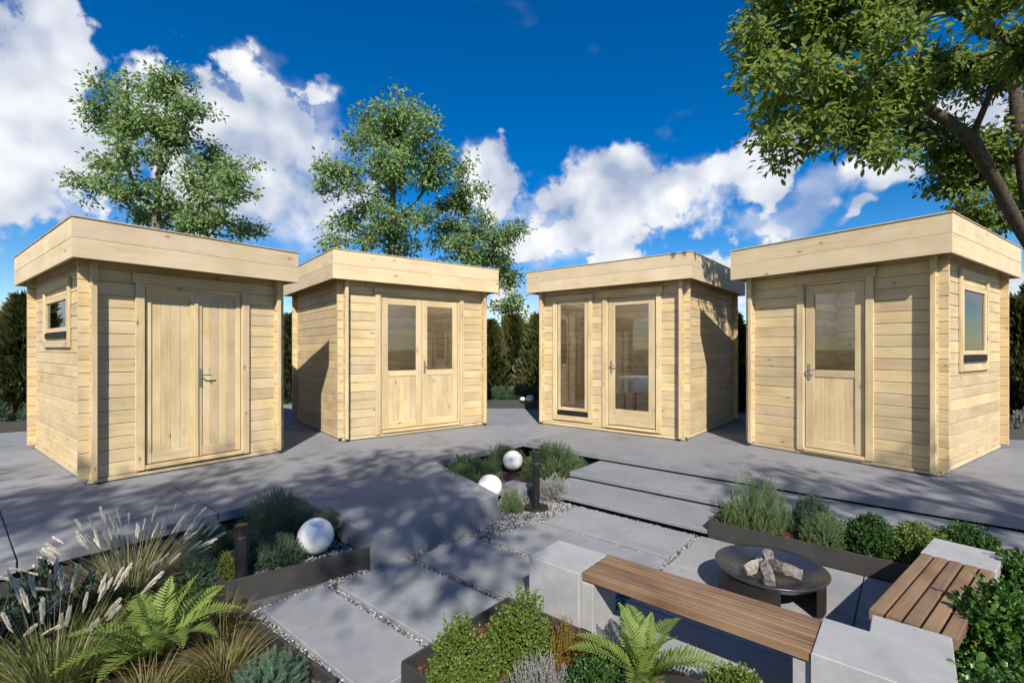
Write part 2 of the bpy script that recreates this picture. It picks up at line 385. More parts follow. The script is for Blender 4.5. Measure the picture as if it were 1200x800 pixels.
# ------------------------------------------------------------------ ground, terrace, steps, paths
G = MB(); G.add([(-1500, -1500, -.34), (1500, -1500, -.34), (1500, 1500, -.34), (-1500, 1500, -.34)], [(0, 1, 2, 3)])
G.build('ground', M['grass_ground'], kind='structure')

ter = empty('terrace', (0, 0, 0), YAW, kind='structure')
mb = MB(); mb.prism([(-17, -7), (-4.60, -7), (-4.60, 3.97), (-3.18, 3.48), (-3.18, 2.17), (-4.60, 2.17)][:2]+[(-4.60, 15), (-17, 15)], -.34, -.03)
mb.prism([(-4.60, 5.84), (9, 5.84), (9, 15), (-4.60, 15)], -.335, -.035)
mb.build('slab_base', M['joint'], ter)
slab_cache = {}
def slab(parent, name, a0, a1, b0, b1, z0, z1, mat, g=.004, c=.004):
    key = (round(a1-a0, 3), round(b1-b0, 3), round(z1-z0, 3), mat.name)
    if key not in slab_cache:
        x, y = (a1-a0)/2-g, (b1-b0)/2-g
        slab_cache[key] = MB().box(-x, x, -y, y, 0, z1-z0, c).mesh(name, mat)
    return link(name, slab_cache[key], parent, loc=((a0+a1)/2, (b0+b1)/2, z0))
b = -6.88
while b < 14.5:
    a = -4.55
    while a > -16.5:
        slab(ter, 'slab', a-2.4, a, b, b+1.2, -.08, 0, M['concrete']); a -= 2.4
    b += 1.2
b = 5.65
while b < 14.5:
    a = -4.55
    while a < 8.5:
        slab(ter, 'slab', a, a+7.2, b, b+2.4, -.070, 0, M['concrete']); a += 7.2
    b += 2.4
# the jutting platform, one cast block
P = [(-4.548, 2.16), (-3.09, 2.07), (-3.07, 3.45), (-4.548, 3.95)]
c = .006
mb = MB(); n = 4
cx, cy = -3.8, 2.9
inn = [(x+(cx-x)*.006, y+(cy-y)*.006) for x, y in P]
vs = [(x, y, -.30) for x, y in P]+[(x, y, -c) for x, y in P]+[(x, y, 0) for x, y in inn]
mb.add(vs, [(8, 9, 10, 11)]+[(r+i, r+(i+1) % 4, r+4+(i+1) % 4, r+4+i) for r in (0, 4) for i in range(4)])
mb.build('platform_block', M['concrete'], ter)

st = empty('garden_steps', (0, 0, 0), YAW, kind='structure')
slab(st, 'step', -3.22, 2.6, 4.93, 5.69, -.147, -.095, M['concrete'], 0, .004)
slab(st, 'step', -3.22, -1.37, 4.28, 4.97, -.207, -.172, M['concrete'], 0, .004)
mb = MB(); mb.box(-3.08, 2.6, 5.12, 5.835, -.338, -.151); mb.box(-3.08, -1.39, 4.46, 5.00, -.34, -.211); mb.build('step_base', M['joint'], st)
slab(st, 'tread_block', -3.70, -3.33, 4.02, 4.42, -.30, -.175, M['concrete'], 0, .004)

pv = empty('stepping_path', (0, 0, 0), YAW, kind='structure')
for (a0, a1, b0, b1) in ((-2.67, -1.47, 3.65, 4.23), (-2.76, -1.47, 3.02, 3.60), (-2.99, -1.90, 2.38, 2.95), (-3.05, -1.91, 1.75, 2.315), (-3.13, -1.95, 1.285, 1.69)):
    slab(pv, 'paver', a0, a1, b0, b1, -.30, -.225, M['paver'], .001, .005)
pt = empty('patio', (0, 0, 0), YAW, kind='structure')
mb = MB(); mb.box(-1.40, 3.2, .2, 4.26, -.335, -.235); mb.build('tile_base', M['joint'], pt)
for i, a0 in enumerate((-1.42, -.27, .88, 2.03)):
    for b0 in (.75, 1.45, 2.15, 2.85, 3.55):
        slab(pt, 'tile', a0, a0+1.15, b0, b0+.70, -.27, -.225, M['patio'], .0035, .004)

# gravel sheet + stones
gs = empty('gravel_path', (0, 0, 0), YAW, kind='structure')
mb = MB(); mb.add([(-4.6, .9, -.262), (-1.39, .9, -.262), (-1.39, 6, -.262), (-4.6, 6, -.262)], [(0, 1, 2, 3)]); mb.build('gravel_sheet', M['gravel_bed'], gs)
solid = [(-2.67, -1.47, 3.65, 4.23), (-2.76, -1.47, 3.02, 3.60), (-2.99, -1.90, 2.38, 2.95), (-3.05, -1.91, 1.75, 2.315), (-3.13, -1.95, 1.285, 1.69)]
def gravel_ok(A, B):
    ok = (A > -3.34) & (A < -1.40) & (B > 1.21) & (B < 4.36)
    for (a0, a1, b0, b1) in solid: ok &= ~((A > a0) & (A < a1) & (B > b0) & (B < b1))
    ok &= ~((A < -3.08) & (B > 2.05) & (B < 3.47)); ok &= ~((A < -3.19) & (B < 2.1)); ok &= ~((A > -1.9) & (B < 2.7))
    ok &= ~((A > -3.2) & (B > 4.30))
    return ok
A = rng.uniform(-3.4, -1.4, 60000); B = rng.uniform(1.15, 4.4, 60000); k = gravel_ok(A, B); A, B = A[k][:11000], B[k][:11000]
# second batch: round the lamps and bollards
A2 = np.concatenate([rng.uniform(-3.75, -3.22, 2200), rng.uniform(-3.8, -3.1, 1500)]); B2 = np.concatenate([rng.uniform(1.24, 2.04, 2200), rng.uniform(3.7, 4.6, 1500)])
lim = np.concatenate([-3.38+.24*(B2[:2200]-1.17)/.9-.02, np.full(1500, 9.)]); A2 = np.minimum(A2, lim-np.concatenate([rng.uniform(0, .35, 2200), np.zeros(1500)])*(A2 > lim))
Z = np.concatenate([np.full(len(A), -.257), np.full(2200, -.150), np.full(1500, -.242)])
A = np.concatenate([A, A2]); B = np.concatenate([B, B2]); n = len(A)
oct_v = np.array([(1, 0, 0), (-1, 0, 0), (0, 1, 0), (0, -1, 0), (0, 0, 1), (0, 0, -1)], float)
oct_f = np.array([(0, 2, 4), (2, 1, 4), (1, 3, 4), (3, 0, 4), (2, 0, 5), (1, 2, 5), (3, 1, 5), (0, 3, 5)])
sz = rng.uniform(.006, .0125, (n, 1, 1)); ang = rng.uniform(0, 2*pi, n)
V = oct_v[None]*sz*rng.uniform(.7, 1.3, (n, 6, 3))
V[:, :, 2] *= .75
ca, sa = np.cos(ang)[:, None], np.sin(ang)[:, None]
V = np.stack([V[:, :, 0]*ca-V[:, :, 1]*sa, V[:, :, 0]*sa+V[:, :, 1]*ca, V[:, :, 2]], 2)
V += np.stack([A, B, Z+rng.uniform(0, .010, n)], 1)[:, None, :]
gmat, t, bb = mat_new('gravel_chips'); at_ = t.node('ShaderNodeAttribute', attribute_name='tint')
t.l.new(t.mix(at_.outputs['Fac'], (.075, .077, .085), (.46, .455, .45)), bb.inputs['Base Color']); bb.inputs['Roughness'].default_value = .8
gme = np_mesh('gravel', V.reshape(-1, 3), (oct_f[None]+(np.arange(n)*6)[:, None, None]).reshape(-1, 3), gmat, np.repeat(rng.uniform(0, 1, n)**1.6, 6))
props(link('gravel', gme, None, rot=(0, 0, YAW)), 'loose grey gravel chips filling the joints between pavers', 'gravel', kind='stuff')

# planting beds: soil, metal edging
bed_n = [0]
def bed(name, label, poly, z_soil, z_top, z_bot, edges, mulch=True, cat='planter'):
    """poly in terrace grid; edges = list of ((a,b),(a,b)) that carry metal edging"""
    r = empty(name, (0, 0, 0), YAW, label=label, cat=cat, group='metal edged planting beds')
    mb = MB(); mb.add([(x, y, z_soil) for x, y in poly], [tuple(range(len(poly)))]); mb.build('soil', M['soil'], r)
    for (p, q) in edges:
        p, q = Vector(p), Vector(q); dv = (q-p); L = dv.length; ang = math.atan2(dv.y, dv.x)
        e = MB().box(0, L, -.008, .008, 0, z_top-z_bot, .0015).build('edging_panel', M['edging'], r); e.location = (p.x, p.y, z_bot); e.rotation_euler = (0, 0, ang)
    if mulch:
        xs = np.array(poly); lo, hi_ = xs.min(0), xs.max(0); n = int(1500*min(1.5, (hi_-lo).prod()))
        Pp = np.stack([rng.uniform(lo[0]+.03, hi_[0]-.03, n), rng.uniform(lo[1]+.03, hi_[1]-.03, n), np.full(n, z_soil+.004)], 1)
        if len(poly) == 4 or True:
            # keep chips inside the polygon
            def inside(px, py):
                c_ = np.zeros(len(px), bool); j = len(poly)-1
                for i in range(len(poly)):
                    xi, yi = poly[i]; xj, yj = poly[j]
                    c_ ^= ((yi > py) != (yj > py)) & (px < (xj-xi)*(py-yi)/((yj-yi) or 1e-9)+xi); j = i
                return c_
            Pp = Pp[inside(Pp[:, 0], Pp[:, 1])]; n = len(Pp)
        an = rng.uniform(0, 2*pi, n); D = np.stack([np.cos(an), np.sin(an), rng.uniform(-.15, .35, n)], 1)
        N = np.stack([rng.normal(0, .4, n), rng.normal(0, .4, n), np.ones(n)], 1)
        me = leaf_mesh('bark_chips', M['mulch'], Pp, D, N, .032, .016, fold=.1, droop=.0)
        props(link('bark_chips', me, r), kind='stuff')
    return r
bed('planter_bed', 'metal edged planter with opal globe between jutting platform and pale grass', [(-4.55, 1.185), (-3.385, 1.185), (-3.155, 2.07), (-4.55, 2.15)], -.165, -.09, -.26,
    [((-3.38, 1.17), (-3.14, 2.07)), ((-3.38, 1.17), (-4.55, 1.17))], False)
bed('planter_bed', 'foreground bed of ferns and grasses with thin metal edging beside the path', [(-4.56, -2.5), (-2.15, -2.5), (-2.15, 1.15), (-4.56, 1.15)], -.22, -.19, -.30,
    [((-3.37, 1.16), (-2.14, 1.22)), ((-2.14, 1.22), (-2.14, -2.0))])
bed('planter_bed', 'bed of low shrubs with two globes beside the garden steps', [(-4.55, 3.97), (-3.24, 3.55), (-3.24, 5.72), (-4.55, 5.72)], -.245, -.2, -.30, [], False, 'flower bed')
bed('planter_bed', 'long metal edged planter of box and rosemary behind the fire bowl', [(-1.36, 4.28), (1.6, 4.28), (1.6, 4.92), (-1.36, 4.92)], -.14, -.085, -.24,
    [((-1.36, 4.275), (1.6, 4.275)), ((-1.36, 4.275), (-1.36, 4.92))])
bed('planter_bed', 'metal edged bed of box and fern in front of slatted bench', [(-1.88, 1.42), (.35, 1.42), (.35, 2.2), (-1.88, 2.2)], -.16, -.10, -.26,
    [((-1.88, 1.42), (.35, 1.42)), ((-1.88, 1.42), (-1.88, 2.2)), ((-1.88, 2.2), (.35, 2.2))])
bed('planter_bed', 'shrub bed beside the short slatted bench', [(.20, 1.9), (1.9, 1.9), (1.9, 4.2), (.68, 4.2)], -.20, -.17, -.24, [((.20, 1.9), (.68, 4.2))], True)

# ------------------------------------------------------------------ log sheds
board_cache = {}
ROT = {'x': (0, 0, 0), 'y': (0, 0, pi/2), 'z': (0, -pi/2, 0), 'zs': (0, -pi/2, pi/2), 'xf': (pi/2, 0, 0), 'yf': (pi/2, 0, pi/2)}
def board(parent, name, ctr, L, Wd, T, axis='x', mat='pine', c=.003, **kw):
    """length L along the axis, width Wd, thickness T; long edges chamfered; meshes shared between alike boards"""
    key = (round(L, 3), round(Wd, 3), round(T, 3), mat, c, name == 'log')
    if key not in board_cache:
        y, z = T/2, Wd/2; c = min(c, T*.3)
        pr = [(-y+c, -z), (y-c, -z), (y, -z+c), (y, z-c), (y-c, z), (-y+c, z), (-y, z-c), (-y, -z+c)]
        if name == 'log': pr[5:5] = [(.006, z), (.006, z+.0075), (-.006, z+.0075), (-.006, z)]      # tongue that closes the joint
        n = len(pr)
        vs = [(-L/2, p, q) for p, q in pr]+[(L/2, p, q) for p, q in pr]
        board_cache[key] = MB().add(vs, [tuple(range(n-1, -1, -1)), tuple(range(n, 2*n))]+[(i, (i+1) % n, n+(i+1) % n, n+i) for i in range(n)]).mesh(name, M[mat])
    return link(name, board_cache[key], parent, loc=ctr, rot=ROT[axis], **kw)

ROW, TK = .137, .045
def shed(label, cfg):
    m = -1 if cfg['m'] else 1
    bx, by, ang = cfg['pos']; W_, D_ = cfg['W'], cfg['D']; hb, ht = cfg['hb'], cfg['ht']
    r = empty('garden_shed', (bx*(m), by, 0), ang*m, label=label, cat='shed', group='log garden sheds on the terrace')
    X = lambda u: u*m
    stub = .085
    ztop = hb+.12
    def wall_x(v, off, holes, name='log'):
        """wall running along the front; holes = (u0,u1,z0,z1)"""
        z = .055+off
        first = True
        while z < ztop-.02:
            h = ROW if not (first and off > 0) else ROW
            z1 = min(z+h, ztop); segs = [(-stub, W_+stub)]
            for (u0, u1, z0, zz) in holes:
                if z1-.03 > z0 and z+.03 < zz:
                    new = []
                    for s0, s1 in segs:
                        if u0 > s0 and u1 < s1: new += [(s0, u0), (u1, s1)]
                        else: new.append((s0, s1))
                    segs = new
            for s0, s1 in segs:
                jit = random.uniform(-.0012, .0012)
                board(r, name, (X((s0+s1)/2), v+jit, (z+z1)/2), round(s1-s0, 3), round(z1-z-.0042, 4), TK, 'x', 'pine', .0055)
            z = z1; first = False
    def wall_y(u, off, holes, name='log'):
        z = .055
        rows = [ROW/2]+[ROW]*30
        for h in rows:
            if z > ztop-.02: break
            z1 = min(z+h, ztop); segs = [(-stub, D_+stub)]
            for (v0, v1, z0, zz) in holes:
                if z1-.03 > z0 and z+.03 < zz:
                    new = []
                    for s0, s1 in segs:
                        if v0 > s0 and v1 < s1: new += [(s0, v0), (v1, s1)]
                        else: new.append((s0, s1))
                    segs = new
            for s0, s1 in segs:
                jit = random.uniform(-.0012, .0012)
                board(r, name, (X(u)+jit, (s0+s1)/2, (z+z1)/2), round(s1-s0, 3), round(z1-z-.0042, 4), TK-.002, 'y', 'pine', .0055)
            z = z1
    wall_x(TK/2, 0, cfg['fholes']); wall_x(D_-TK/2, 0, [])
    wall_y(TK/2, 1, cfg['sholes']); wall_y(W_-TK/2, 1, [])
    # base beams, floor
    board(r, 'base_beam', (X(W_/2), .022, .0325), W_+.02, .041, .062, 'x', 'pine', .003)
    board(r, 'base_beam', (X(W_/2), D_-.022, .0325), W_+.02, .041, .062, 'x', 'pine', .003)
    board(r, 'base_beam', (X(.022), D_/2, .0325), D_-.11, .040, .060, 'y', 'pine', .003)
    board(r, 'base_beam', (X(W_-.022), D_/2, .0325), D_-.11, .040, .060, 'y', 'pine', .003)
    sk_ = MB(); q0, q1 = sorted((X(.03), X(W_-.03))); sk_.box(q0, q1, .03, D_-.03, .0, .012); sk_.build('bearer', M['joint'], r)
    y = TK+.01
    while y+.14 < D_-TK:
        board(r, 'floor_board', (X(W_/2), y+.07, .075), round(W_-2*TK-.01, 3), .137, .02, 'xf', 'pine_in', .002); y += .14
    # corner cover boards on the log ends that face the front
    for u in (TK/2, W_-TK/2):
        board(r, 'corner_board', (X(u), -stub-.011, .03+(hb+.06)/2), round(hb+.02, 3), .048, .02, 'z', 'pine', .003)
    # flat roof with deep fascia
    of, on, ofar, ob = cfg['of'], cfg['on'], cfg['ofar'], cfg['ob']
    u0, u1, v0, v1 = -on, W_+ofar, -of, D_+ob
    fh = (ht-hb-.012)/2
    for k in range(2):
        zc = hb+fh*(k+.5)
        board(r, 'fascia_board', (X((u0+u1)/2), v0+.012, zc), round(u1-u0, 3), round(fh-.002, 3), .024, 'x', 'pine_fascia', .003)
        board(r, 'fascia_board', (X((u0+u1)/2), v1-.012, zc), round(u1-u0, 3), round(fh-.002, 3), .024, 'x', 'pine_fascia', .003)
        board(r, 'fascia_board', (X(u0+.012), (v0+v1)/2, zc), round(v1-v0-.052, 3), round(fh-.002, 3), .024, 'y', 'pine_fascia', .003)
        board(r, 'fascia_board', (X(u1-.012), (v0+v1)/2, zc), round(v1-v0-.052, 3), round(fh-.002, 3), .024, 'y', 'pine_fascia', .003)
    # capping strip
    for v in (v0+.018, v1-.018): board(r, 'roof_capping', (X((u0+u1)/2), v, ht-.006), round(u1-u0+.024, 3), .058, .012, 'xf', 'pine', .002)
    for u in (u0+.018, u1-.018): board(r, 'roof_capping', (X(u), (v0+v1)/2, ht-.006), round(v1-v0-.12, 3), .056, .011, 'yf', 'pine', .002)
    mb = MB(); q0, q1 = sorted((X(u0+.026), X(u1-.026))); y0_, y1_ = v0+.026, v1-.026
    rl = cfg.get('added_roof_opening')  # hole added in the unseen roof top to let daylight inside
    if rl:
        h0, h1 = sorted((X(rl[0]), X(rl[1])))
        for bx_ in ((q0, h0, y0_, y1_), (h1, q1, y0_, y1_), (h0, h1, y0_, rl[2]), (h0, h1, rl[3], y1_)): mb.box(*bx_, ht-.16, ht-.05)
        MB().add([(h0-.03, rl[2]-.03, ht-.045), (h1+.03, rl[2]-.03, ht-.045), (h1+.03, rl[3]+.03, ht-.045), (h0-.03, rl[3]+.03, ht-.045)], [(0, 1, 2, 3)]).build('added_fill_panel', M['opal'], r)  # unseen opal panel, added so diffused daylight fills the room
    else: mb.box(q0, q1, y0_, y1_, ht-.16, ht-.05)
    mb.build('roof_felt', M['felt'], r)
    # roof deck boards seen from below
    y = v0+.03
    while y+.1 < v1-.02:
        wd = min(.118, v1-.028-y)
        segs = [(u0+.03, u1-.03)]
        if rl and y+.12 > rl[2] and y < rl[3]: segs = [(u0+.03, rl[0]), (rl[1], u1-.03)]
        for s0, s1 in segs: board(r, 'roof_board', (X((s0+s1)/2), y+.06, hb+.165), round(s1-s0, 3), round(wd, 3), .019, 'xf', 'pine_fascia', .002)
        y += .12
    # rafters resting on the walls
    for k in range(4):
        u = W_*(k+.5)/4
        board(r, 'rafter', (X(u), (v0+v1)/2, hb+.135), round(v1-v0-.08, 3), .038, .045, 'y', 'pine_fascia', .002)
    # ---- joinery on the front
    def pane(par, axis, a0, a1, z0, z1, off):
        a0, a1 = (X(a0), X(a1)) if axis == 'x' else (a0, a1)
        a0, a1 = sorted((a0, a1)); mb = MB()
        if axis == 'x': mb.box(a0, a1, off-.002, off+.002, z0, z1)
        else:
            o_ = X(off); mb.box(o_-.002, o_+.002, a0, a1, z0, z1)
        return mb.build('pane', M['glass'], par)
    def handle(par, u, z, side):
        """lever handle with back plate at the door face"""
        y0 = cfg['dy']-.006
        pl = MB().box(X(u)-.016, X(u)+.016, y0-.006, y0, z-.105, z+.105, .002)
        pl.tube([(X(u), y0-.004, z+.03), (X(u), y0-.045, z+.03)], .008, 8)
        s = side*m
        pl.tube([(X(u), y0-.045, z+.03), (X(u)+s*.03, y0-.048, z+.03), (X(u)+s*.095, y0-.047, z+.028), (X(u)+s*.115, y0-.042, z+.027)], [.008, .008, .0075, .006], 8)
        pl.tube([(X(u), y0-.001, z-.05), (X(u), y0-.012, z-.05)], .011, 10)
        pl.build('handle', M['steel'], par, smooth=False)
    def leaf(u0, u1, z0, z1, glass_z=None, boards=True, inset=True, sw=.095):
        """one door leaf: stiles, rails, vertical boards, pane"""
        y0 = cfg['dy']; uc = (u0+u1)/2; w = u1-u0
        mb = MB(); q0, q1 = sorted((X(u0+.03), X(u1-.03))); zt = (glass_z[0]-.02 if glass_z else z1-.03)
        zb = z0+.03
        if boards: mb.box(q0, q1, y0+.026, y0+.036, zb, zt)
        else:
            mb.box(q0+sw-.04, q1-sw+.04, y0+.026, y0+.036, zb, z0+.10)
        dr = mb.build('door', M['pine'], r)
        T = .04
        for u in (u0+sw/2, u1-sw/2): board(dr, 'stile', (X(u), y0+T/2-.004, (z0+z1)/2), round(z1-z0, 3), sw, T, 'z')
        rail_b = .11 if boards else .26
        board(dr, 'rail', (X(uc), y0+T/2-.002, z0+rail_b/2), round(w-2*sw, 3), rail_b, T-.004, 'x')
        board(dr, 'rail', (X(uc), y0+T/2-.002, z1-.055), round(w-2*sw, 3), .11, T-.004, 'x')
        if glass_z:
            if boards: board(dr, 'rail', (X(uc), y0+T/2-.002, glass_z[0]-.045), round(w-2*sw, 3), .09, T-.004, 'x')
            pane(dr, 'x', u0+sw-.01, u1-sw+.01, glass_z[0]-.01, z1-.10, y0+.018)
        if boards:
            top = (glass_z[0]-.09) if glass_z else z1-.11
            n = max(3, round((w-2*sw)/.105)); bw = (w-2*sw)/n
            for k in range(n):
                board(dr, 'board', (X(u0+sw+bw*(k+.5)), y0+.017, (z0+.11+top)/2), round(top-z0-.11, 3), round(bw-.002, 3), .016, 'z', 'pine', .003)
        return dr
    def casing(u0, u1, z0, z1, cap, wid=.085, nm='casing_board'):
        for u in (u0+wid/2, u1-wid/2): board(r, nm, (X(u), -.016, (z0+z1)/2), round(z1-z0, 3), wid, .026, 'z', 'pine', .004)
        board(r, nm, (X((u0+u1)/2), -.020, z1+.0455), round(u1-u0+.05, 3), .088, .032, 'x', 'pine', .004)
        board(r, nm, (X((u0+u1)/2), -.026, z1+.100), round(u1-u0+.075, 3), .020, .048, 'x', 'pine', .003)
    for fn in cfg['build']: fn(dict(r=r, X=X, m=m, leaf=leaf, handle=handle, casing=casing, pane=pane, board=board, W=W_, D=D_))
    return r

def door_sill(k, u0, u1, z):
    k['board'](k['r'], 'threshold', (k['X']((u0+u1)/2), .0, z-.022), round(u1-u0, 3), .04, .075, 'x', 'pine', .003)
def lining(k, u0, u1, z0, z1):          # frame of the opening, inside the wall thickness
    for u in (u0-.014, u1+.014): k['board'](k['r'], 'door_jamb', (k['X'](u), .028, (z0+z1)/2), round(z1-z0, 3), .026, .062, 'z', 'pine', .002)
    k['board'](k['r'], 'door_jamb', (k['X']((u0+u1)/2), .028, z1+.014), round(u1-u0+.054, 3), .026, .062, 'x', 'pine', .002)
def f1(k):
    lining(k, .47, 1.48, .10, 2.09); k['casing'](.38, 1.57, .07, 2.12, 1)
    k['leaf'](.478, .969, .126, 2.08, None, True, sw=.055); dr = k['leaf'](.981, 1.472, .126, 2.08, None, True, sw=.055)
    k['handle'](dr, 1.015, 1.06, 1); door_sill(k, .47, 1.48, .115)
    k['board'](k['r'], 'cover_strip', (k['X'](.975), -.004, 1.10), 1.95, .04, .016, 'z', 'pine', .003)
def side_window(k, v0, v1, z0, z1, strip, tall=False):
    """framed window in the near side wall"""
    r, X, bd = k['r'], k['X'], k['board']; w = .085
    win = MB()
    q = sorted((X(.006), X(.038)))
    # fixed sub-frame
    for (a, b_, c_, d_) in ((v0+w, v0+w+.03, z0+w, z1-w), (v1-w-.03, v1-w, z0+w, z1-w), (v0+w, v1-w, z0+w-.0, z0+w+.03), (v0+w, v1-w, z1-w-.03, z1-w)):
        win.box(q[0], q[1], a+.001, b_-.001, c_+.001, d_-.001)
    wn = win.build('window', M['pine'], r)
    for v in (v0+w/2, v1-w/2): bd(wn, 'casing_board', (X(-.014), v, (z0+z1)/2), round(z1-z0, 3), w, .026, 'zs', 'pine', .004)
    bd(wn, 'casing_board', (X(-.018), (v0+v1)/2, z1+.045), round(v1-v0+.05, 3), .088, .032, 'y', 'pine', .004)
    bd(wn, 'casing_board', (X(-.017), (v0+v1)/2, z0+w/2), round(v1-v0-2*w, 3), w, .028, 'y', 'pine', .004)
    s = .055; a0, a1, c0, c1 = v0+w+.02, v1-w-.02, z0+w+.03+strip, z1-w-.015
    for v in (a0+s/2, a1-s/2): bd(wn, 'sash', (X(-.002), v, (c0+c1)/2), round(c1-c0, 3), s, .036, 'zs', 'pine', .004)
    for z in (c0+s/2, c1-s/2): bd(wn, 'sash', (X(-.001), (a0+a1)/2, z), round(a1-a0-2*s, 3), s, .034, 'y', 'pine', .004)
    k['pane'](wn, 'y', a0+s-.008, a1-s+.008, c0+s-.008, c1-s+.008, .004)
    q = sorted((X(-.024), X(.004))); mb = MB().box(q[0], q[1], a0, a1, c0-strip, c0-.004, .002); mb.build('weather_strip', M['rubber'], wn)
def s1(k): side_window(k, .80, 2.28, 1.42, 2.13, .07)
def f2(k):
    lining(k, .61, 2.03, .10, 2.24); k['casing'](.50, 2.14, .05, 2.27, 1)
    k['leaf'](.619, 1.316, .117, 2.23, (1.05,), True, sw=.10); dr = k['leaf'](1.324, 2.021, .117, 2.23, (1.05,), True, sw=.10)
    k['handle'](dr, 1.37, 1.10, 1); door_sill(k, .61, 2.03, .105)
def f3(k):
    lining(k, .44, 1.29, .11, 2.25); k['casing'](.35, 1.385, .08, 2.28, 1)
    dr = k['leaf'](.449, 1.281, .136, 2.24, (.40,), False, sw=.12)
    k['handle'](dr, 1.225, 1.10, -1); door_sill(k, .44, 1.29, .12)
    # tall fixed light beside the door
    r, X, bd = k['r'], k['X'], k['board']; u0, u1, z0, z1 = 1.58, 2.40, .12, 2.27; w = .085
    win = MB(); q0, q1 = sorted((X(u0+w), X(u1-w)))
    for (a, b_, c_, d_) in ((q0, q0+.03, z0+w, z1), (q1-.03, q1, z0+w, z1), (q0+.03, q1-.03, z0+w, z0+w+.03), (q0+.03, q1-.03, z1-.03, z1)): win.box(a, b_, .004, .04, c_, d_)
    wn = win.build('window', M['pine'], r)
    for u in (u0+w/2, u1-w/2): bd(wn, 'casing_board', (X(u), -.014, (z0+z1)/2), round(z1-z0, 3), w, .026, 'z', 'pine', .004)
    bd(wn, 'casing_board', (X((u0+u1)/2), -.018, z1+.045), round(u1-u0+.05, 3), .088, .032, 'x', 'pine', .004)
    bd(wn, 'casing_board', (X((u0+u1)/2), -.017, z0+w/2), round(u1-u0-2*w, 3), w, .028, 'x', 'pine', .004)
    s = .055; a0, a1, c0, c1 = u0+w+.015, u1-w-.015, .30, z1-.015
    for u in (a0+s/2, a1-s/2): bd(wn, 'sash', (X(u), -.002, (c0+c1)/2), round(c1-c0, 3), s, .036, 'z', 'pine', .004)
    for z in (c0+s/2, c1-s/2): bd(wn, 'sash', (X((a0+a1)/2), -.001, z), round(a1-a0-2*s, 3), s, .034, 'x', 'pine', .004)
    k['pane'](wn, 'x', a0+s-.008, a1-s+.008, c0+s-.008, c1-s+.008, .004)
    q0, q1 = sorted((X(a0), X(a1))); MB().box(q0, q1, -.024, .004, .215, .294, .002).build('weather_strip', M['rubber'], wn)
def f4(k):
    lining(k, .68, 1.37, .09, 2.24); k['casing'](.59, 1.46, .06, 2.27, 1)
    dr = k['leaf'](.689, 1.361, .106, 2.23, (1.13,), True, sw=.105)
    k['handle'](dr, 1.315, 1.10, -1); door_sill(k, .68, 1.37, .095)
def s4(k): side_window(k, .74, 2.02, 1.13, 2.27, .085, True)

shed('pine log shed with solid double doors and a small side window',
     dict(m=0, pos=(-4.355, 4.922, .916), W=1.94, D=2.985, of=.30, on=.185, ofar=.133, ob=.2, ht=2.69, hb=2.286, dy=.008, added_roof_opening=(.15, 1.8, .2, 2.8),
          fholes=[(.44, 1.51, 0, 2.12)], sholes=[(.88, 2.20, 1.50, 2.06)], build=[f1, s1]))
shed('pine log shed with half glazed double doors',
     dict(m=0, pos=(-2.557, 7.239, .665), W=2.57, D=2.69, of=.21, on=.22, ofar=.2, ob=.1, ht=2.87, hb=2.43, dy=.008, added_roof_opening=(.15, 2.42, .2, 2.5),
          fholes=[(.58, 2.06, 0, 2.27)], sholes=[], build=[f2]))
sh3 = shed('pine log shed with full glass door and a tall narrow window beside it',
     dict(m=1, pos=(-2.621, 7.283, .688), W=2.65, D=2.716, of=.22, on=.19, ofar=.21, ob=.1, ht=2.84, hb=2.44, dy=.008, added_roof_opening=(.15, 2.5, .2, 2.5),
          fholes=[(.41, 1.32, 0, 2.28), (1.66, 2.32, .20, 2.27)], sholes=[], build=[f3]))
sh4 = shed('pine log shed with half glazed single door and a tall side window',
     dict(m=1, pos=(-4.673, 5.237, .971), W=2.09, D=2.75, of=.27, on=.176, ofar=.166, ob=.18, ht=2.83, hb=2.4, dy=.008, added_roof_opening=(.15, 1.94, .2, 2.55),
          fholes=[(.65, 1.40, 0, 2.27)], sholes=[(.82, 1.94, 1.21, 2.20)], build=[f4, s4]))

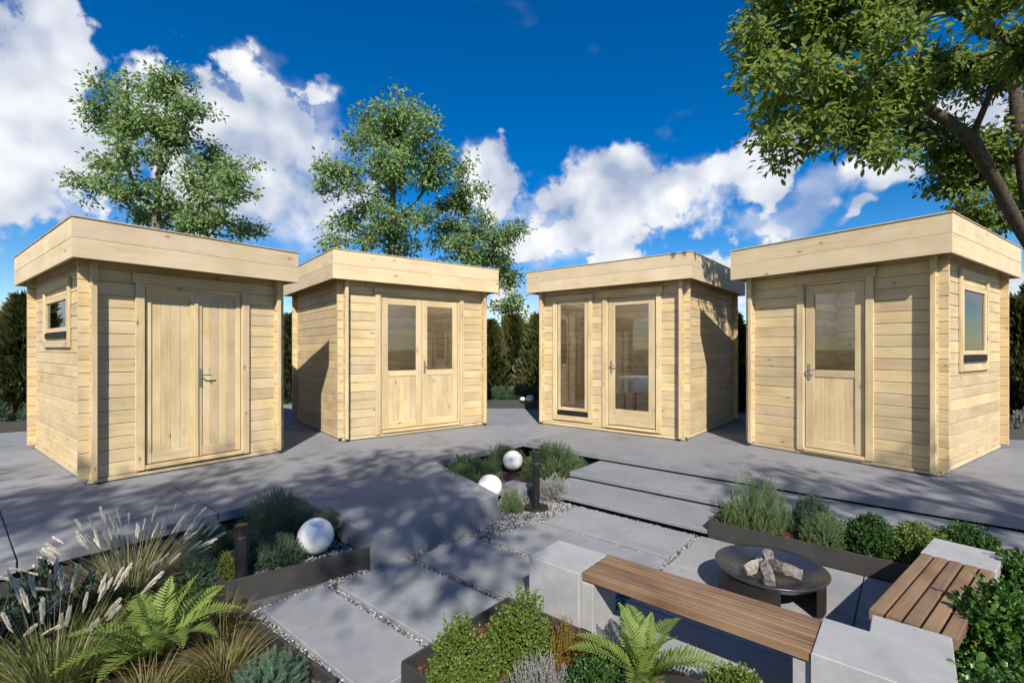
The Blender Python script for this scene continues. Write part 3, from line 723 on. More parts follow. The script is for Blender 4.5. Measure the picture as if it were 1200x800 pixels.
# tables under white cloths inside the two sheds with the clear doors
def draped_table(label, root, u, v, lx, ly, h):
    loc = root.matrix_basis @ Vector((u, v, .085))
    t_ = empty('table', loc, root.rotation_euler.z, label=label, cat='table', group='cloth covered tables inside the sheds')
    for sx in (-1, 1):
        for sy in (-1, 1): board(t_, 'leg', (sx*(lx/2-.06), sy*(ly/2-.06), (h-.03)/2), h-.03, .05, .05, 'z', 'pine_in', .003)
    board(t_, 'table_top', (0, 0, h-.015), lx, ly, .03, 'xf', 'pine_in', .003)
    nx, ny = 40, 28; ex, ey = lx/2+.30, ly/2+.30; vs = []; fs = []
    for j in range(ny+1):
        for i in range(nx+1):
            x, y = -ex+2*ex*i/nx, -ey+2*ey*j/ny
            ox, oy = max(0, abs(x)-lx/2), max(0, abs(y)-ly/2); o_ = max(ox, oy)
            z = h+.006-max(0, o_-.01)*.97
            X_ = math.copysign(min(abs(x), lx/2+.012+.10*ox*.6), x)+(.012*sin(y*31)+.01*sin(y*13+1))*(ox > 0); Y_ = math.copysign(min(abs(y), ly/2+.012+.10*oy*.6), y)+(.014*sin(x*27)+.01*sin(x*11+2))*(oy > 0)
            vs.append((X_, Y_, z))
    fs = [(j*(nx+1)+i, j*(nx+1)+i+1, (j+1)*(nx+1)+i+1, (j+1)*(nx+1)+i) for j in range(ny) for i in range(nx)]
    me = MB().add(vs, fs).mesh('tablecloth', M['cloth'], True)
    cl = link('tablecloth', me, None, loc=loc, rot=(0, 0, root.rotation_euler.z))
    props(cl, label.replace('table under', 'tablecloth draped over table from').replace('low wooden tablecloth', 'tablecloth') if False else 'white cloth draped over the '+label.split(' under')[0], 'tablecloth', 'white tablecloths inside the sheds')
bpy.context.view_layer.update()
draped_table('wooden table behind the full glass shed door under a cloth', sh3, -.98, 1.15, 1.05, .6, .80)
draped_table('wooden table inside the single half glazed shed under a cloth', sh4, -.85, 1.6, .8, .6, 1.0)

# ------------------------------------------------------------------ benches, fire bowl, lamps
lc = M['light_concrete']
bn = empty('bench', AB(-1.0, 2.55, -.225), YAW, label='long low bench of brown slats on concrete blocks in front of the fire bowl', cat='bench', group='slatted garden benches')
def local(o, a, b_, z=-.225): return (a-o[0], b_-o[1], z+.225)
o1 = (-1.0, 2.55)
MB().box(-.85, -.485, -.18, .155, 0, .325, .004).build('concrete_block', lc, bn)
MB().box(-.483, -.41, -.15, .13, 0, .268, .003).build('support', lc, bn)
# corner block: L shaped plan
L_ = [(.665, -.155), (1.135, -.155), (1.135, .385), (.845, .385), (.845, .20), (.665, .20)]
cxm, cym = .95, .03
mb = MB(); n = len(L_)
ins = .004
inn = [(.669, -.151), (1.131, -.151), (1.131, .381), (.849, .381), (.849, .196), (.669, .196)]
mb.add([(x, y, 0) for x, y in L_]+[(x, y, .321) for x, y in L_]+[(x, y, .325) for x, y in inn],
       [tuple(range(5, -1, -1)), tuple(range(12, 18))]+[(r_+i, r_+(i+1) % 6, r_+6+(i+1) % 6, r_+6+i) for r_ in (0, 6) for i in range(6)])
mb.build('concrete_block', lc, bn)
MB().box(.59, .663, -.13, .17, 0, .268, .003).build('support', lc, bn)
for k in range(5):
    board(bn, 'slat', (.09, -.120+k*.0665, .300), 1.143, .050, .05, 'xf', 'slat', .004)
# second bench, turned a little
b2 = empty('bench', AB(-.01, 2.945, -.225), YAW-radians(11.5), label='short bench of brown slats ending in a concrete block near the planter', cat='bench', group='slatted garden benches')
for k in range(5):
    board(b2, 'slat', (-.136+k*.068, .54, .300), 1.06, .056, .05, 'yf', 'slat', .003)
MB().box(-.172, .172, 1.075, 1.45, 0, .325, .004).build('concrete_block', lc, b2)
MB().box(-.14, .14, 1.01, 1.073, 0, .268, .003).build('support', lc, b2)
MB().box(-.12, .12, .03, .10, 0, .268, .003).build('support', lc, b2)

fp = empty('fire_bowl', AB(-.72, 3.50, -.225), YAW, label='round dark steel fire bowl on curved plates standing on the patio', cat='fire pit')
prof = [(.002, .118), (.10, .121), (.19, .135), (.26, .158), (.315, .192), (.332, .207), (.336, .205), (.322, .186), (.27, .148), (.19, .124), (.10, .110), (.002, .107)]
MB().lathe(prof, 64).build('bowl', M['bowl'], fp, smooth=True)
for (t0, t1) in ((radians(150), radians(292)), (radians(-25), radians(95))):
    R_ = .305
    mb = MB(); n = 24; vs = []
    for i in range(n+1):
        tt = t0+(t1-t0)*i/n
        for (rr, z) in ((R_, 0), (R_+.006, 0), (R_+.006, .172), (R_, .172)): vs.append((rr*cos(tt), rr*sin(tt), z))
    fs = [(i*4+j, i*4+(j+1) % 4, (i+1)*4+(j+1) % 4, (i+1)*4+j) for i in range(n) for j in range(4)]+[(0, 1, 2, 3), (n*4+3, n*4+2, n*4+1, n*4)]
    mb.add(vs, fs).build('base_plate', M['rust'], fp)
def firewood(label, p, q, w, hgt, seed):
    """split log: wedge section with rough faces"""
    rr = random.Random(seed); p = Vector(p); q = Vector(q); dv = (q-p); L = dv.length
    N_ = 9; vs = []
    for i in range(N_+1):
        s_ = i/N_
        k_ = 1-.12*abs(2*s_-1)**3
        for (y, z) in ((-w/2, -hgt*.35), (-w*.1, -hgt*.5), (w/2, -hgt*.3), (w*.42, hgt*.15), (0.02*w, hgt*.5), (-w*.45, hgt*.1)):
            vs.append(((s_-.5)*L+rr.uniform(-.004, .004), y*k_+rr.uniform(-.005, .005), z*k_+rr.uniform(-.005, .005)))
    fs = [(i*6+j, i*6+(j+1) % 6, (i+1)*6+(j+1) % 6, (i+1)*6+j) for i in range(N_) for j in range(6)]+[tuple(range(5, -1, -1)), tuple(N_*6+j for j in range(6))]
    me = MB().add(vs, fs).mesh('firewood_log', M['char'])
    o = link('firewood_log', me, None, loc=(p+q)/2); o.rotation_mode = 'QUATERNION'; o.rotation_quaternion = dv.to_track_quat('X', 'Z'); o.rotation_mode = 'XYZ'
    props(o, label, 'firewood', 'split logs in the fire bowl')
fc = fp.location
def fpt(x, y, z): return fc+Vector((x, y, z))
firewood('dark charred log lying crosswise at the back of the fire bowl', fpt(-.165, .02, .165), fpt(.01, .075, .20), .075, .075, 1)
firewood('pale log standing upright against the pile in the fire bowl', fpt(.035, .03, .15), fpt(.015, .055, .285), .080, .062, 2)
firewood('pale split log lying towards the bowl rim beside the patio slabs', fpt(.00, .03, .215), fpt(.175, -.06, .170), .075, .07, 3)
firewood('short grey log pointing towards the slatted bench from the fire bowl', fpt(-.02, .03, .215), fpt(-.07, -.13, .155), .072, .062, 4)

def globe(label, loc, r):
    g_ = empty('globe_lamp', loc, 0, label=label, cat='lamp', group='white globe lamps in the beds')
    s_ = MB(); pr = [(max(.0005, r*sin(pi*i/24)), r+.03-r*cos(pi*i/24)) for i in range(25)]
    s_.lathe(pr, 40).build('globe', M['globe'], g_, smooth=True)
    MB().lathe([(.001, 0), (.052, 0), (.052, .045), (.04, .05), (.001, .05)], 24).build('base', M['black'], g_)
def globe_px(label, px, py, r, dd, zb):
    globe(label, ((px-600)/F*dd, dd, zb), r)
globe_px('large white globe lamp in the metal planter beside the platform', 370, 620, .130, 3.60, -.165)
globe_px('white globe lamp half hidden by the corner of the platform', 574, 565, .133, 5.10, -.235)
globe_px('small white globe lamp among shrubs farther along the bed', 601, 540, .132, 6.37, -.245)
def bollard(label, loc, h, foot):
    b_ = empty('bollard_light', loc, radians(10), label=label, cat='bollard light', group='black bollard lights')
    MB().lathe([(.001, 0), (.040, 0), (.040, h*.80), (.036, h*.80)], 28).build('post', M['black'], b_, smooth=False)
    MB().lathe([(.036, h*.80), (.036, h*.815), (.001, h*.815)], 28).build('lens', M['steel'], b_)
    MB().lathe([(.030, h*.815), (.041, h*.815), (.041, h-.003), (.038, h), (.001, h)], 28).build('cap', M['black'], b_)
    if foot: MB().lathe([(.13, 0), (.13, .022), (.127, .026), (.001, .026)], 36).build('foot', M['rust'], b_)
bollard('black bollard light at the edge of the planter with the large globe', at(283, 685, -.165), .40, False)
bollard('black bollard light on a round foot beside the steps', at(628, 596, -.255), .59, True)

# ------------------------------------------------------------------ plants
def rdirs(n, zmin=-.1):
    z = rng.uniform(zmin, 1, n); a = rng.uniform(0, 2*pi, n); q = np.sqrt(1-z*z); return np.stack([q*np.cos(a), q*np.sin(a), z], 1)
def perp(D, A):
    """unit vectors perpendicular to D at angle A"""
    ref = np.where(np.abs(D[:, 2:3]) < .9, np.array([[0, 0, 1.]]), np.array([[1., 0, 0]]))
    x = nrm(np.cross(ref, D)); y = np.cross(D, x); return x*np.cos(A)[:, None]+y*np.sin(A)[:, None]
def lumpy(D, seed, amp=.2):
    r_ = np.random.default_rng(seed); f = np.ones(len(D))
    for _ in range(7):
        c_ = nrm(r_.normal(size=3)+np.array([0, 0, .5])); f += amp*np.exp(-((D-c_)**2).sum(1)/.18)*r_.uniform(-.5, 1.)
    return f
def shrub(name, label, cat, loc, rx, ry, rz, mat, nsh=500, nl=12, sl=.10, L=.022, Wd=.014, up=.35, alpha=.8, oval=False, group=None, seed=0, inner=.55, lift=.12, zmin=-.1, stem=True, amp=.22):
    r = empty(name, loc, rng.uniform(0, 6.28), label=label, cat=cat, group=group)
    D = rdirs(nsh, zmin); lf = lumpy(D, seed+3, amp)[:, None]
    rad = rng.uniform(inner, 1, nsh)[:, None]**.6*lf
    ctr = np.array([0, 0, rz*lift])
    S = np.array([rx, ry, rz*(1-lift)])
    tip = D*S*rad+ctr
    sd = nrm(nrm(D*np.array([1, 1, 1]))*(1-up)+np.array([[0, 0, up]])+rng.normal(0, .22, (nsh, 3)))
    sl_ = sl*rng.uniform(.6, 1.15, nsh)
    base = tip-sd*sl_[:, None]
    tt = np.linspace(.05, 1, nl)
    P = (base[:, None]+sd[:, None]*(sl_[:, None]*tt)[:, :, None]).reshape(-1, 3)
    SD = np.repeat(sd, nl, 0); ph = (np.arange(nl)[None]*2.4+rng.uniform(0, 6.28, (nsh, 1))).ravel()
    al = np.tile(alpha*(1.1-.65*tt), nsh)+rng.normal(0, .12, nsh*nl)
    PD = perp(SD, ph); LD = SD*np.cos(al)[:, None]+PD*np.sin(al)[:, None]
    LN = SD*np.sin(al)[:, None]-PD*np.cos(al)[:, None]
    ll = L*np.tile(1-.35*tt**2, nsh)
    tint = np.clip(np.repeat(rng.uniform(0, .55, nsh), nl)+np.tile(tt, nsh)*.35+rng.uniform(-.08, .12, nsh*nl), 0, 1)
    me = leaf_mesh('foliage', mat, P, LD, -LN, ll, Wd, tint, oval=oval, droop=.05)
    link('foliage', me, r)
    if stem:
        mb = MB(); k = min(nsh, 26)
        for i in range(k): 
            e = base[i]; mb.tube([(e[0]*.08, e[1]*.08, -.02), (e[0]*.5, e[1]*.5, e[2]*.42), tuple(e)], [.007, .005, .0025], 4, False)
        mb.build('stems', M['bark'], r)
    return r
def strips(base, D0, L, w, curve, seg=5, side=None):
    """arching blades: start direction D0, gravity bend 'curve'"""
    n = len(base); D = nrm(D0); S = nrm(np.cross(D, np.array([[0, 0, 1.]])+rng.normal(0, .2, (n, 3)))); pts = [base]; p = base.copy(); d_ = D.copy()
    for k in range(seg):
        p = p+d_*(L/seg)[:, None]; d_ = nrm(d_+np.array([[0, 0, -1.]])*(curve/seg)[:, None]); pts.append(p.copy())
    V = []
    for k, q in enumerate(pts):
        ww = (w*(1-(k/seg)**1.6)*.5+.0003)[:, None] if hasattr(w, '__len__') else (w*(1-(k/seg)**1.6)*.5+.0003)
        V += [q+S*ww, q-S*ww]
    V = np.stack(V, 1); m_ = V.shape[1]; b_ = (np.arange(n)*m_)[:, None, None]
    Fq = b_+np.array([[[2*k, 2*k+1, 2*k+3, 2*k+2] for k in range(seg)]])
    return V.reshape(-1, 3), Fq.reshape(-1, 4), m_, pts, d_
def grass(label, loc, R0, h, n, mat, lean=.8, curve=1.4, w=.006, plumes=0, plen=.12, pw=.018, group='grass clumps in the beds', straw=0.0, ph=1.0, plean=.7):
    r = empty('grass_clump', loc, rng.uniform(0, 6), label=label, cat='grass clump', group=group)
    a = rng.uniform(0, 2*pi, n); q = np.sqrt(rng.uniform(0, 1, n))
    B_ = np.stack([np.cos(a)*q*R0, np.sin(a)*q*R0, np.zeros(n)-.01], 1)
    ln = lean*np.sqrt(rng.uniform(0.0, 1, n)); a2 = a+rng.normal(0, .35, n)
    D0 = np.stack([np.cos(a2)*ln, np.sin(a2)*ln, np.ones(n)], 1)
    V, Fq, m_, _, _ = strips(B_, D0, h*rng.uniform(.6, 1.1, n), w*rng.uniform(.6, 1.2, n), curve*rng.uniform(.5, 1.3, n), 6)
    link('blades', np_mesh('blades', V, Fq, mat, np.repeat(rng.uniform(0, 1, n), m_)), r)
    if plumes:
        n2 = plumes; a = np.linspace(0, 2*pi, n2, endpoint=False)+rng.normal(0, .25, n2); ln = plean*np.sqrt(rng.uniform(.05, 1, n2))
        B_ = np.stack([np.cos(a)*R0*.5, np.sin(a)*R0*.5, np.zeros(n2)], 1); D0 = np.stack([np.cos(a)*ln, np.sin(a)*ln, np.ones(n2)], 1)
        V, Fq, m_, pts, dend = strips(B_, D0, h*ph*rng.uniform(.8, 1.1, n2), np.full(n2, .0035), .42*rng.uniform(.5, 1.3, n2), 6)
        link('stalks', np_mesh('stalks', V, Fq, M['lf_straw'], np.repeat(rng.uniform(0, 1, n2), m_)), r)
        # one feathery plume, shared by all stalks: many fine hairs round an axis
        hn = 300; tt = rng.uniform(0, 1, hn); ax = np.tile(np.array([[1., 0, 0]]), (hn, 1)); ph_ = rng.uniform(0, 6.28, hn); pd = perp(ax, ph_)
        Pp = np.stack([tt*plen, np.zeros(hn), np.zeros(hn)], 1); al = .22+.14*rng.uniform(-1, 1, hn)
        LD = ax*np.cos(al)[:, None]+pd*np.sin(al)[:, None]; env = np.sin(np.clip(tt*.9+.1, 0, 1)*pi)**.6
        pm = leaf_mesh('plume', M['plume'], Pp, LD, perp(LD, ph_+1), pw*1.6*env+.006, pw*.16*env+.0014, tint=tt*.6+rng.uniform(0, .4, hn), droop=.05, fold=.1)
        for i in range(n2):
            o = link('plume', pm, r, loc=tuple(pts[-1][i])); o.rotation_euler = Vector(dend[i]+rng.normal(0, .06, 3)).to_track_quat('X', 'Z').to_euler(); s_ = rng.uniform(.75, 1.2); o.scale = (s_, s_, s_)
    return r
def fern(label, loc, R_, h, nf, seed=0):
    r = empty('fern', loc, 0, label=label, cat='fern', group='light green ferns')
    rr = np.random.default_rng(seed)
    for i in range(nf):
        a = 2*pi*i/nf+rr.normal(0, .16); inner = i % 3 == 2
        L = R_*rr.uniform(.9, 1.15)*(1.0 if not inner else .85); seg = 26
        el0 = rr.uniform(.85, 1.1) if not inner else rr.uniform(1.2, 1.4); bend = rr.uniform(.9, 1.4) if not inner else rr.uniform(.5, .9)
        pts = [np.array([0., 0., .02])]; e = el0
        for k in range(seg):
            e = el0-bend*((k+1)/seg)**1.4
            pts.append(pts[-1]+np.array([cos(e), 0, sin(e)])*L/seg)
        pts = np.array(pts); T_ = nrm(np.gradient(pts, axis=0)); Sd = np.array([0, 1., 0])
        Nn = np.cross(T_, Sd[None])
        P, D, N, Ls, Ws = [], [], [], [], []
        sub = 1
        for k in range(3*sub, seg*sub+1):
            f = k/(seg*sub); p = np.array([np.interp(f*seg, range(seg+1), pts[:, c_]) for c_ in range(3)]); kk = min(seg, int(f*seg))
            wdt = L*.215*(sin(pi*min(1, (f-.04)*1.02)**.62))**.9+.004
            for sgn in (-1, 1):
                P.append(p); sw = .34+.25*f
                D.append(Sd*sgn*cos(sw)+T_[kk]*sin(sw)+Nn[kk]*rr.normal(.10, .05)); N.append(Nn[kk]*-1); Ls.append(wdt*rr.uniform(.92, 1.06)); Ws.append(L/seg*.80)
        P, D, N = map(np.array, (P, D, N)); Ls, Ws = np.array(Ls), np.array(Ws)
        V, Fc, k = leaf_arrays(P, D, N, Ls, Ws, fold=.12, droop=.14, rnd=.05, oval=True)
        tv = np.repeat(np.clip(rr.uniform(0, .5)+rr.uniform(0, .4, len(P)), 0, 1), k)
        # midrib
        mb = MB().tube([tuple(p) for p in pts[::3]], [.0042*(1-j/len(pts[::3])*.8) for j in range(len(pts[::3]))], 4, False)
        nv = len(V); V = np.concatenate([V, np.array(mb.v)]); fr_ = np.array([(f_[0]+nv, f_[1]+nv, f_[2]+nv) for f_ in mb.f]+[(f_[0]+nv, f_[2]+nv, f_[3]+nv) for f_ in mb.f])
        tv = np.concatenate([tv, np.full(len(mb.v), .3)])
        me = np_mesh('frond', V, np.concatenate([Fc, fr_]), M['lf_fern'], tv)
        link('frond', me, r, rot=(rr.normal(0, .12), 0, a))
    return r
def upright(name, label, loc, n, h, spread, mat, L=.05, Wd=.014, cat='shrub', nl=34, group=None, alpha=.9):
    """several leafy upright stems"""
    r = empty(name, loc, 0, label=label, cat=cat, group=group); P, D, N, tn = [], [], [], []; mb = MB()
    for i in range(n):
        a = rng.uniform(0, 6.28); q = rng.uniform(0, 1)**.7; hh = h*rng.uniform(.55, 1.05)*(1-.35*q); b0 = np.array([cos(a)*spread*.25*q, sin(a)*spread*.25*q, 0]); tip = np.array([cos(a)*spread*q, sin(a)*spread*q, hh]); mid = (b0+tip)/2+np.array([cos(a), sin(a), 0])*spread*.12
        mb.tube([tuple(b0), tuple(mid), tuple(tip)], [.006, .0045, .002], 5, False)
        tt = np.sort(rng.uniform(.15, 1, nl)); ax = nrm((tip-mid)[None])[0]
        for k, t_ in enumerate(tt):
            p = (1-t_)**2*b0+2*t_*(1-t_)*mid+t_*t_*tip; pd = perp(ax[None], np.array([k*2.4+i]))[0]; al = alpha*(1.1-.6*t_)+rng.normal(0, .1)
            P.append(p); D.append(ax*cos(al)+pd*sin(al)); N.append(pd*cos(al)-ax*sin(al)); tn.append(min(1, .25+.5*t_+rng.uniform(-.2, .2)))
    P, D, N = map(np.array, (P, D, N))
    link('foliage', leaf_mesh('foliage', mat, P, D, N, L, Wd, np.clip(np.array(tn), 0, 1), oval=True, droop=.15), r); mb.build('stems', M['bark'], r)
    return r
def px_r(px, dd): return px*dd/F

# ---- foreground bed at the lower left
zb = -.22
grass('big clump of grass with pale plumes behind the fern, near the terrace edge', at(150, 712, zb), .09, .52, 420, M['lf_grass2'], .9, 1.25, .005, 80, .10, .014, ph=1.0, plean=.9)
grass('tall grass with broad cream plumes at the front of the bed', at(62, 815, zb), .09, .40, 430, M['lf_grass2'], .85, 1.1, .006, 30, .11, .016, ph=1.15, plean=.6)
grass('low olive grass tuft between the fern and the dwarf spruce', at(262, 795, zb), .06, .30, 380, M['lf_grass'], .95, 1.5, .004)
grass('low grass tuft directly in front of the large fern', at(170, 835, zb), .06, .26, 320, M['lf_grass'], .85, 1.4, .004)
grass('straw coloured arching grass under the pale plumes near the terrace edge', at(152, 708, zb), .08, .46, 260, M['lf_straw'], 1.0, 1.3, .0035)
grass('green grass tuft between the fern and the cream plumes', at(118, 790, zb), .06, .28, 300, M['lf_grass2'], .9, 1.4, .004)
grass('olive grass tuft behind the fern beside the metal edging', at(258, 742, zb), .05, .24, 260, M['lf_grass'], .9, 1.4, .004)
shrub('mounded_shrub', 'low dark cushion beside the dwarf spruce', 'shrub', at(222, 820, zb), .13, .12, .12, M['lf_olive'], 360, 14, .06, .015, .007, .4, group='leafy shrubs in the beds', seed=8)
fern('large light green fern with arching fronds in the foreground bed', at(183, 778, zb), .43, .3, 17, 3)
upright('evergreen_shrub', 'upright dark blue green shrub at the edge of the terrace', at(50, 745, zb), 26, .44, .22, M['lf_dark'], .048, .015, nl=46, group='leafy shrubs in the beds')
shrub('mounded_shrub', 'olive green low mound between the plumed grasses', 'shrub', at(118, 735, zb), .24, .22, .24, M['lf_olive'], 700, 14, .07, .015, .007, .4, group='leafy shrubs in the beds', seed=4)
shrub('mounded_shrub', 'olive green mound under the plumed grass beside the fern', 'shrub', at(205, 715, zb), .20, .2, .18, M['lf_olive'], 600, 14, .07, .015, .007, .4, group='leafy shrubs in the beds', seed=5)
shrub('dwarf_spruce', 'pale blue green dwarf spruce in the corner of the edging', 'shrub', at(312, 812, zb), .19, .19, .185, M['lf_spruce'], 280, 46, .085, .018, .0028, .25, alpha=1.25, group='leafy shrubs in the beds', seed=6, inner=.35)
shrub('mounded_shrub', 'dark green shrub filling the corner beside the terrace', 'shrub', at(0, 775, zb), .22, .22, .25, M['lf_dark'], 420, 14, .09, .03, .011, .3, group='leafy shrubs in the beds', seed=7)
grass('grass tuft with straw plumes at the edge of the picture', at(-22, 800, zb), .07, .36, 260, M['lf_grass'], .9, 1.2, .005, 10, .09, .018, plean=.9)
# ---- metal planter with the large globe
zb = -.165
def blue(label, px, py, rw, rh, z, seed, mat='lf_blue', n=560, L=.017, Wd=.0055, sl=.085, up=.35, nl=16, **kw):
    p = at(px, py, z); dd = p.y; shrub('mounded_shrub', label, 'shrub', p, px_r(rw, dd), px_r(rw, dd)*.85, px_r(rh, dd), M[mat], n, nl, sl, L, Wd, up, group='leafy shrubs in the beds', seed=seed, **kw)
blue('large blue green mound behind the globe in the metal planter', 322, 632, 48, 60, zb, 11, n=900)
blue('blue green mound in the metal planter next to the plumed grass', 245, 662, 32, 50, zb, 12, n=600)
blue('small blue green cushion between bollard and globe', 328, 664, 29, 40, zb, 13, n=560)
blue('dark blue green cushion behind the bollard', 232, 690, 34, 44, zb, 14, 'lf_blue', n=560)
blue('yellow green tuft beside the bollard', 264, 684, 15, 42, zb, 15, 'lf_yellow', n=220, L=.016, Wd=.007)
blue('narrow green mound between the globe and the platform', 384, 632, 22, 36, zb, 16, n=380)
blue('grey green cushion with fine shoots behind the bollard', 296, 668, 26, 50, zb, 17, n=420, up=.6)
# ---- bed beside the steps
zb = -.245
blue('wide green mound beside the platform edge', 553, 576, 42, 44, zb, 21, 'lf_rose', n=900, L=.026, Wd=.007, sl=.12)
blue('tall green mound at the corner of the terrace beside the steps', 650, 560, 36, 44, zb, 22, 'lf_rose', n=900, L=.026, Wd=.007, sl=.12)
blue('green mound behind the small globe', 588, 545, 30, 26, zb, 23, 'lf_blue', n=600, L=.026, Wd=.008, sl=.12)
blue('spiky grey green tuft at the foot of the platform corner', 600, 599, 17, 30, zb, 24, 'lf_rose', n=200, L=.028, Wd=.006, sl=.13, up=.6)
blue('silvery cushion beside the bollard with the round foot', 648, 583, 24, 26, zb, 25, 'lf_grey', n=360, L=.022, Wd=.007, sl=.10, up=.5)
blue('green shrub against the terrace step edge', 672, 556, 20, 26, zb, 26, 'lf_blue', n=380, L=.026, Wd=.008, sl=.12)
# ---- planter behind the fire bowl
zb = -.14
blue('tall feathery rosemary bush behind the fire bowl', 890, 616, 36, 60, zb, 31, 'lf_rose', n=420, L=.028, Wd=.0045, sl=.20, up=.78, nl=34, inner=.3)
blue('dense green rosemary bush beside the tall feathery one', 953, 620, 28, 44, zb, 32, 'lf_blue', n=420, L=.022, Wd=.005, sl=.13, up=.55, nl=24)
blue('low bushy rosemary at the edge of the metal planter', 968, 636, 30, 38, zb, 33, 'lf_rose', n=520, L=.018, Wd=.0055, sl=.10, up=.4, nl=18)
blue('small green sprig clump at the end of the metal planter', 855, 614, 18, 28, zb, 34, 'lf_rose', n=220, L=.02, Wd=.006, sl=.10, up=.5)
def boxw(label, px, py, rw, rh, z, seed, mat='lf_box', n=620, L=.024, Wd=.016, sl=.10, **kw):
    p = at(px, py, z); dd = p.y; shrub('box_shrub', label, 'shrub', p, px_r(rw, dd), px_r(rw, dd)*.9, px_r(rh, dd), M[mat], n, 11, sl, L, Wd, .45, 1.0, True, group='box shrubs', seed=seed, inner=.4, amp=.24, **kw)
boxw('round box shrub between the rosemary and the slatted bench', 1023, 648, 28, 46, zb, 41, 'lf_box2', n=620)
boxw('spreading box shrub behind the end block of the short bench', 1078, 655, 36, 40, zb, 42, 'lf_box', n=680)
boxw('box shrub beyond the end block, near the terrace edge', 1135, 655, 34, 42, zb, 43, 'lf_box2', n=620)
# ---- bed in front of the long bench
zb = -.16
boxw('box shrub at the corner of the bed nearest the pavers', 542, 812, 50, 84, zb, 51, n=620, L=.019, Wd=.0125, sl=.10)
boxw('taller box shrub beside the concrete bench block', 607, 778, 42, 80, zb, 52, n=580, L=.019, Wd=.0125, sl=.10)
p = at(664, 772, zb); shrub('golden_heath', 'golden upright heath between box shrub and bench', 'shrub', p, .125, .10, .21, M['lf_gold'], 230, 34, .16, .011, .0035, .85, .55, group='leafy shrubs in the beds', seed=53, inner=.2, zmin=.1)
p = at(632, 812, zb); shrub('lavender', 'silvery grey lavender cushion in front of the golden heath', 'shrub', p, .15, .12, .19, M['lf_grey'], 260, 26, .13, .015, .0035, .7, .6, group='leafy shrubs in the beds', seed=54, inner=.3)
fern('small light green fern in front of the slatted bench', at(752, 803, zb), .36, .2, 13, 8)
boxw('low box sprigs at the picture edge in front of the bench', 862, 822, 40, 44, zb, 55, n=520, L=.018, Wd=.011)
boxw('dark low shrub under the small fern', 700, 812, 40, 40, zb, 56, 'lf_box2', n=420, L=.02, Wd=.012)
# ---- shrubs beside the short bench
def bush(label, px, py, rw, rh, seed, n):
    p = at(px, py, -.2); dd = p.y; shrub('broadleaf_shrub', label, 'shrub', p, px_r(rw, dd), px_r(rw, dd), px_r(rh, dd), M['lf_ivy'], n, 9, .14, .036, .024, .35, 1.0, True, group='glossy bushes beside the short bench', seed=seed, inner=.35, amp=.4)
bush('glossy green bush hanging over the side of the short bench', 1178, 800, 62, 118, 61, 560)
bush('glossy green bush beside the end block of the short bench', 1210, 722, 44, 82, 62, 480)
bush('glossy green bush at the lower corner beside the concrete bench block', 1190, 900, 85, 120, 63, 420)

# ------------------------------------------------------------------ trees
def skeleton(limbs, tips, bf=.32, step=.35, wob=.05):
    """join tip points to the limbs, each by the cheapest twig"""
    pos, par, plen = [], [], []
    idx = {}
    for poly, attach in limbs:
        prev = attach if attach is None else min(range(len(pos)), key=lambda i: (pos[i]-poly[0]).length)
        for j, p in enumerate(poly):
            if attach is not None and j == 0: continue
            a_ = pos[prev] if prev is not None else p
            dist = (p-a_).length; ns = max(1, int(dist/step))
            for s_ in range(1, ns+1):
                q = a_.lerp(p, s_/ns); pos.append(q); par.append(-1 if prev is None else prev); plen.append(0 if prev is None else plen[prev]+(q-pos[prev]).length); prev = len(pos)-1
            
    cap = len(pos)+len(tips)*14+10
    Pn = np.zeros((cap, 3)); Ln = np.zeros(cap); n = len(pos); Pn[:n] = [tuple(p) for p in pos]; Ln[:n] = plen; par = list(par)
    n_limb = n
    dist0 = np.array([np.min(np.linalg.norm(Pn[:n]-t_, axis=1)) for t_ in tips]); order = np.argsort(dist0)
    ends = []
    lo = 3
    for k in order:
        t_ = tips[k]; dv = np.linalg.norm(Pn[lo:n]-t_, axis=1)
        below = np.maximum(0, Pn[lo:n, 2]-t_[2])                       # prefer to grow upwards
        j = lo+int(np.argmin(dv+bf*Ln[lo:n]+.35*below)); a_ = Pn[j]; d_ = np.linalg.norm(t_-a_); ns = max(1, int(d_/step))
        prev = j
        for s_ in range(1, ns+1):
            f = s_/ns; q = a_*(1-f)+t_*f; q = q+rng.normal(0, wob*min(1, d_), 3)*(f < 1); q[2] += .10*d_*sin(pi*f)
            Pn[n] = q; par.append(prev); Ln[n] = Ln[prev]+np.linalg.norm(q-Pn[prev]); prev = n; n += 1
        ends.append(prev)
    return Pn[:n], np.array(par), np.array(ends), n_limb
def tree_mesh(Pn, par, ends, r0, rt=.005, pw=.55):
    n = len(Pn); cnt = np.zeros(n)
    cnt[ends] += 1
    for i in range(n-1, -1, -1):
        if par[i] >= 0: cnt[par[i]] += max(cnt[i], .3)
    rad = rt+(r0-rt)*(cnt/cnt.max())**pw
    kids = [[] for _ in range(n)]
    for i in range(n):
        if par[i] >= 0: kids[par[i]].append(i)
    mb = MB(); stack = [(0, -1)]
    roots = [i for i in range(n) if par[i] < 0]
    stack = [(i, -1) for i in roots]
    while stack:
        i, p = stack.pop(); ch = [] if p < 0 else [p]
        while True:
            ch.append(i)
            if not kids[i]: break
            ks = sorted(kids[i], key=lambda q: -rad[q]); stack += [(q, i) for q in ks[1:]]; i = ks[0]
        if len(ch) > 1:
            rr = [rad[q] for q in ch]
            if p >= 0: rr[0] = min(rr[0], rr[1]*1.25)
            ns = 10 if rr[0] > .06 else 6 if rr[0] > .02 else 4
            mb.tube([Pn[q] for q in ch], rr, ns, False)
    return mb
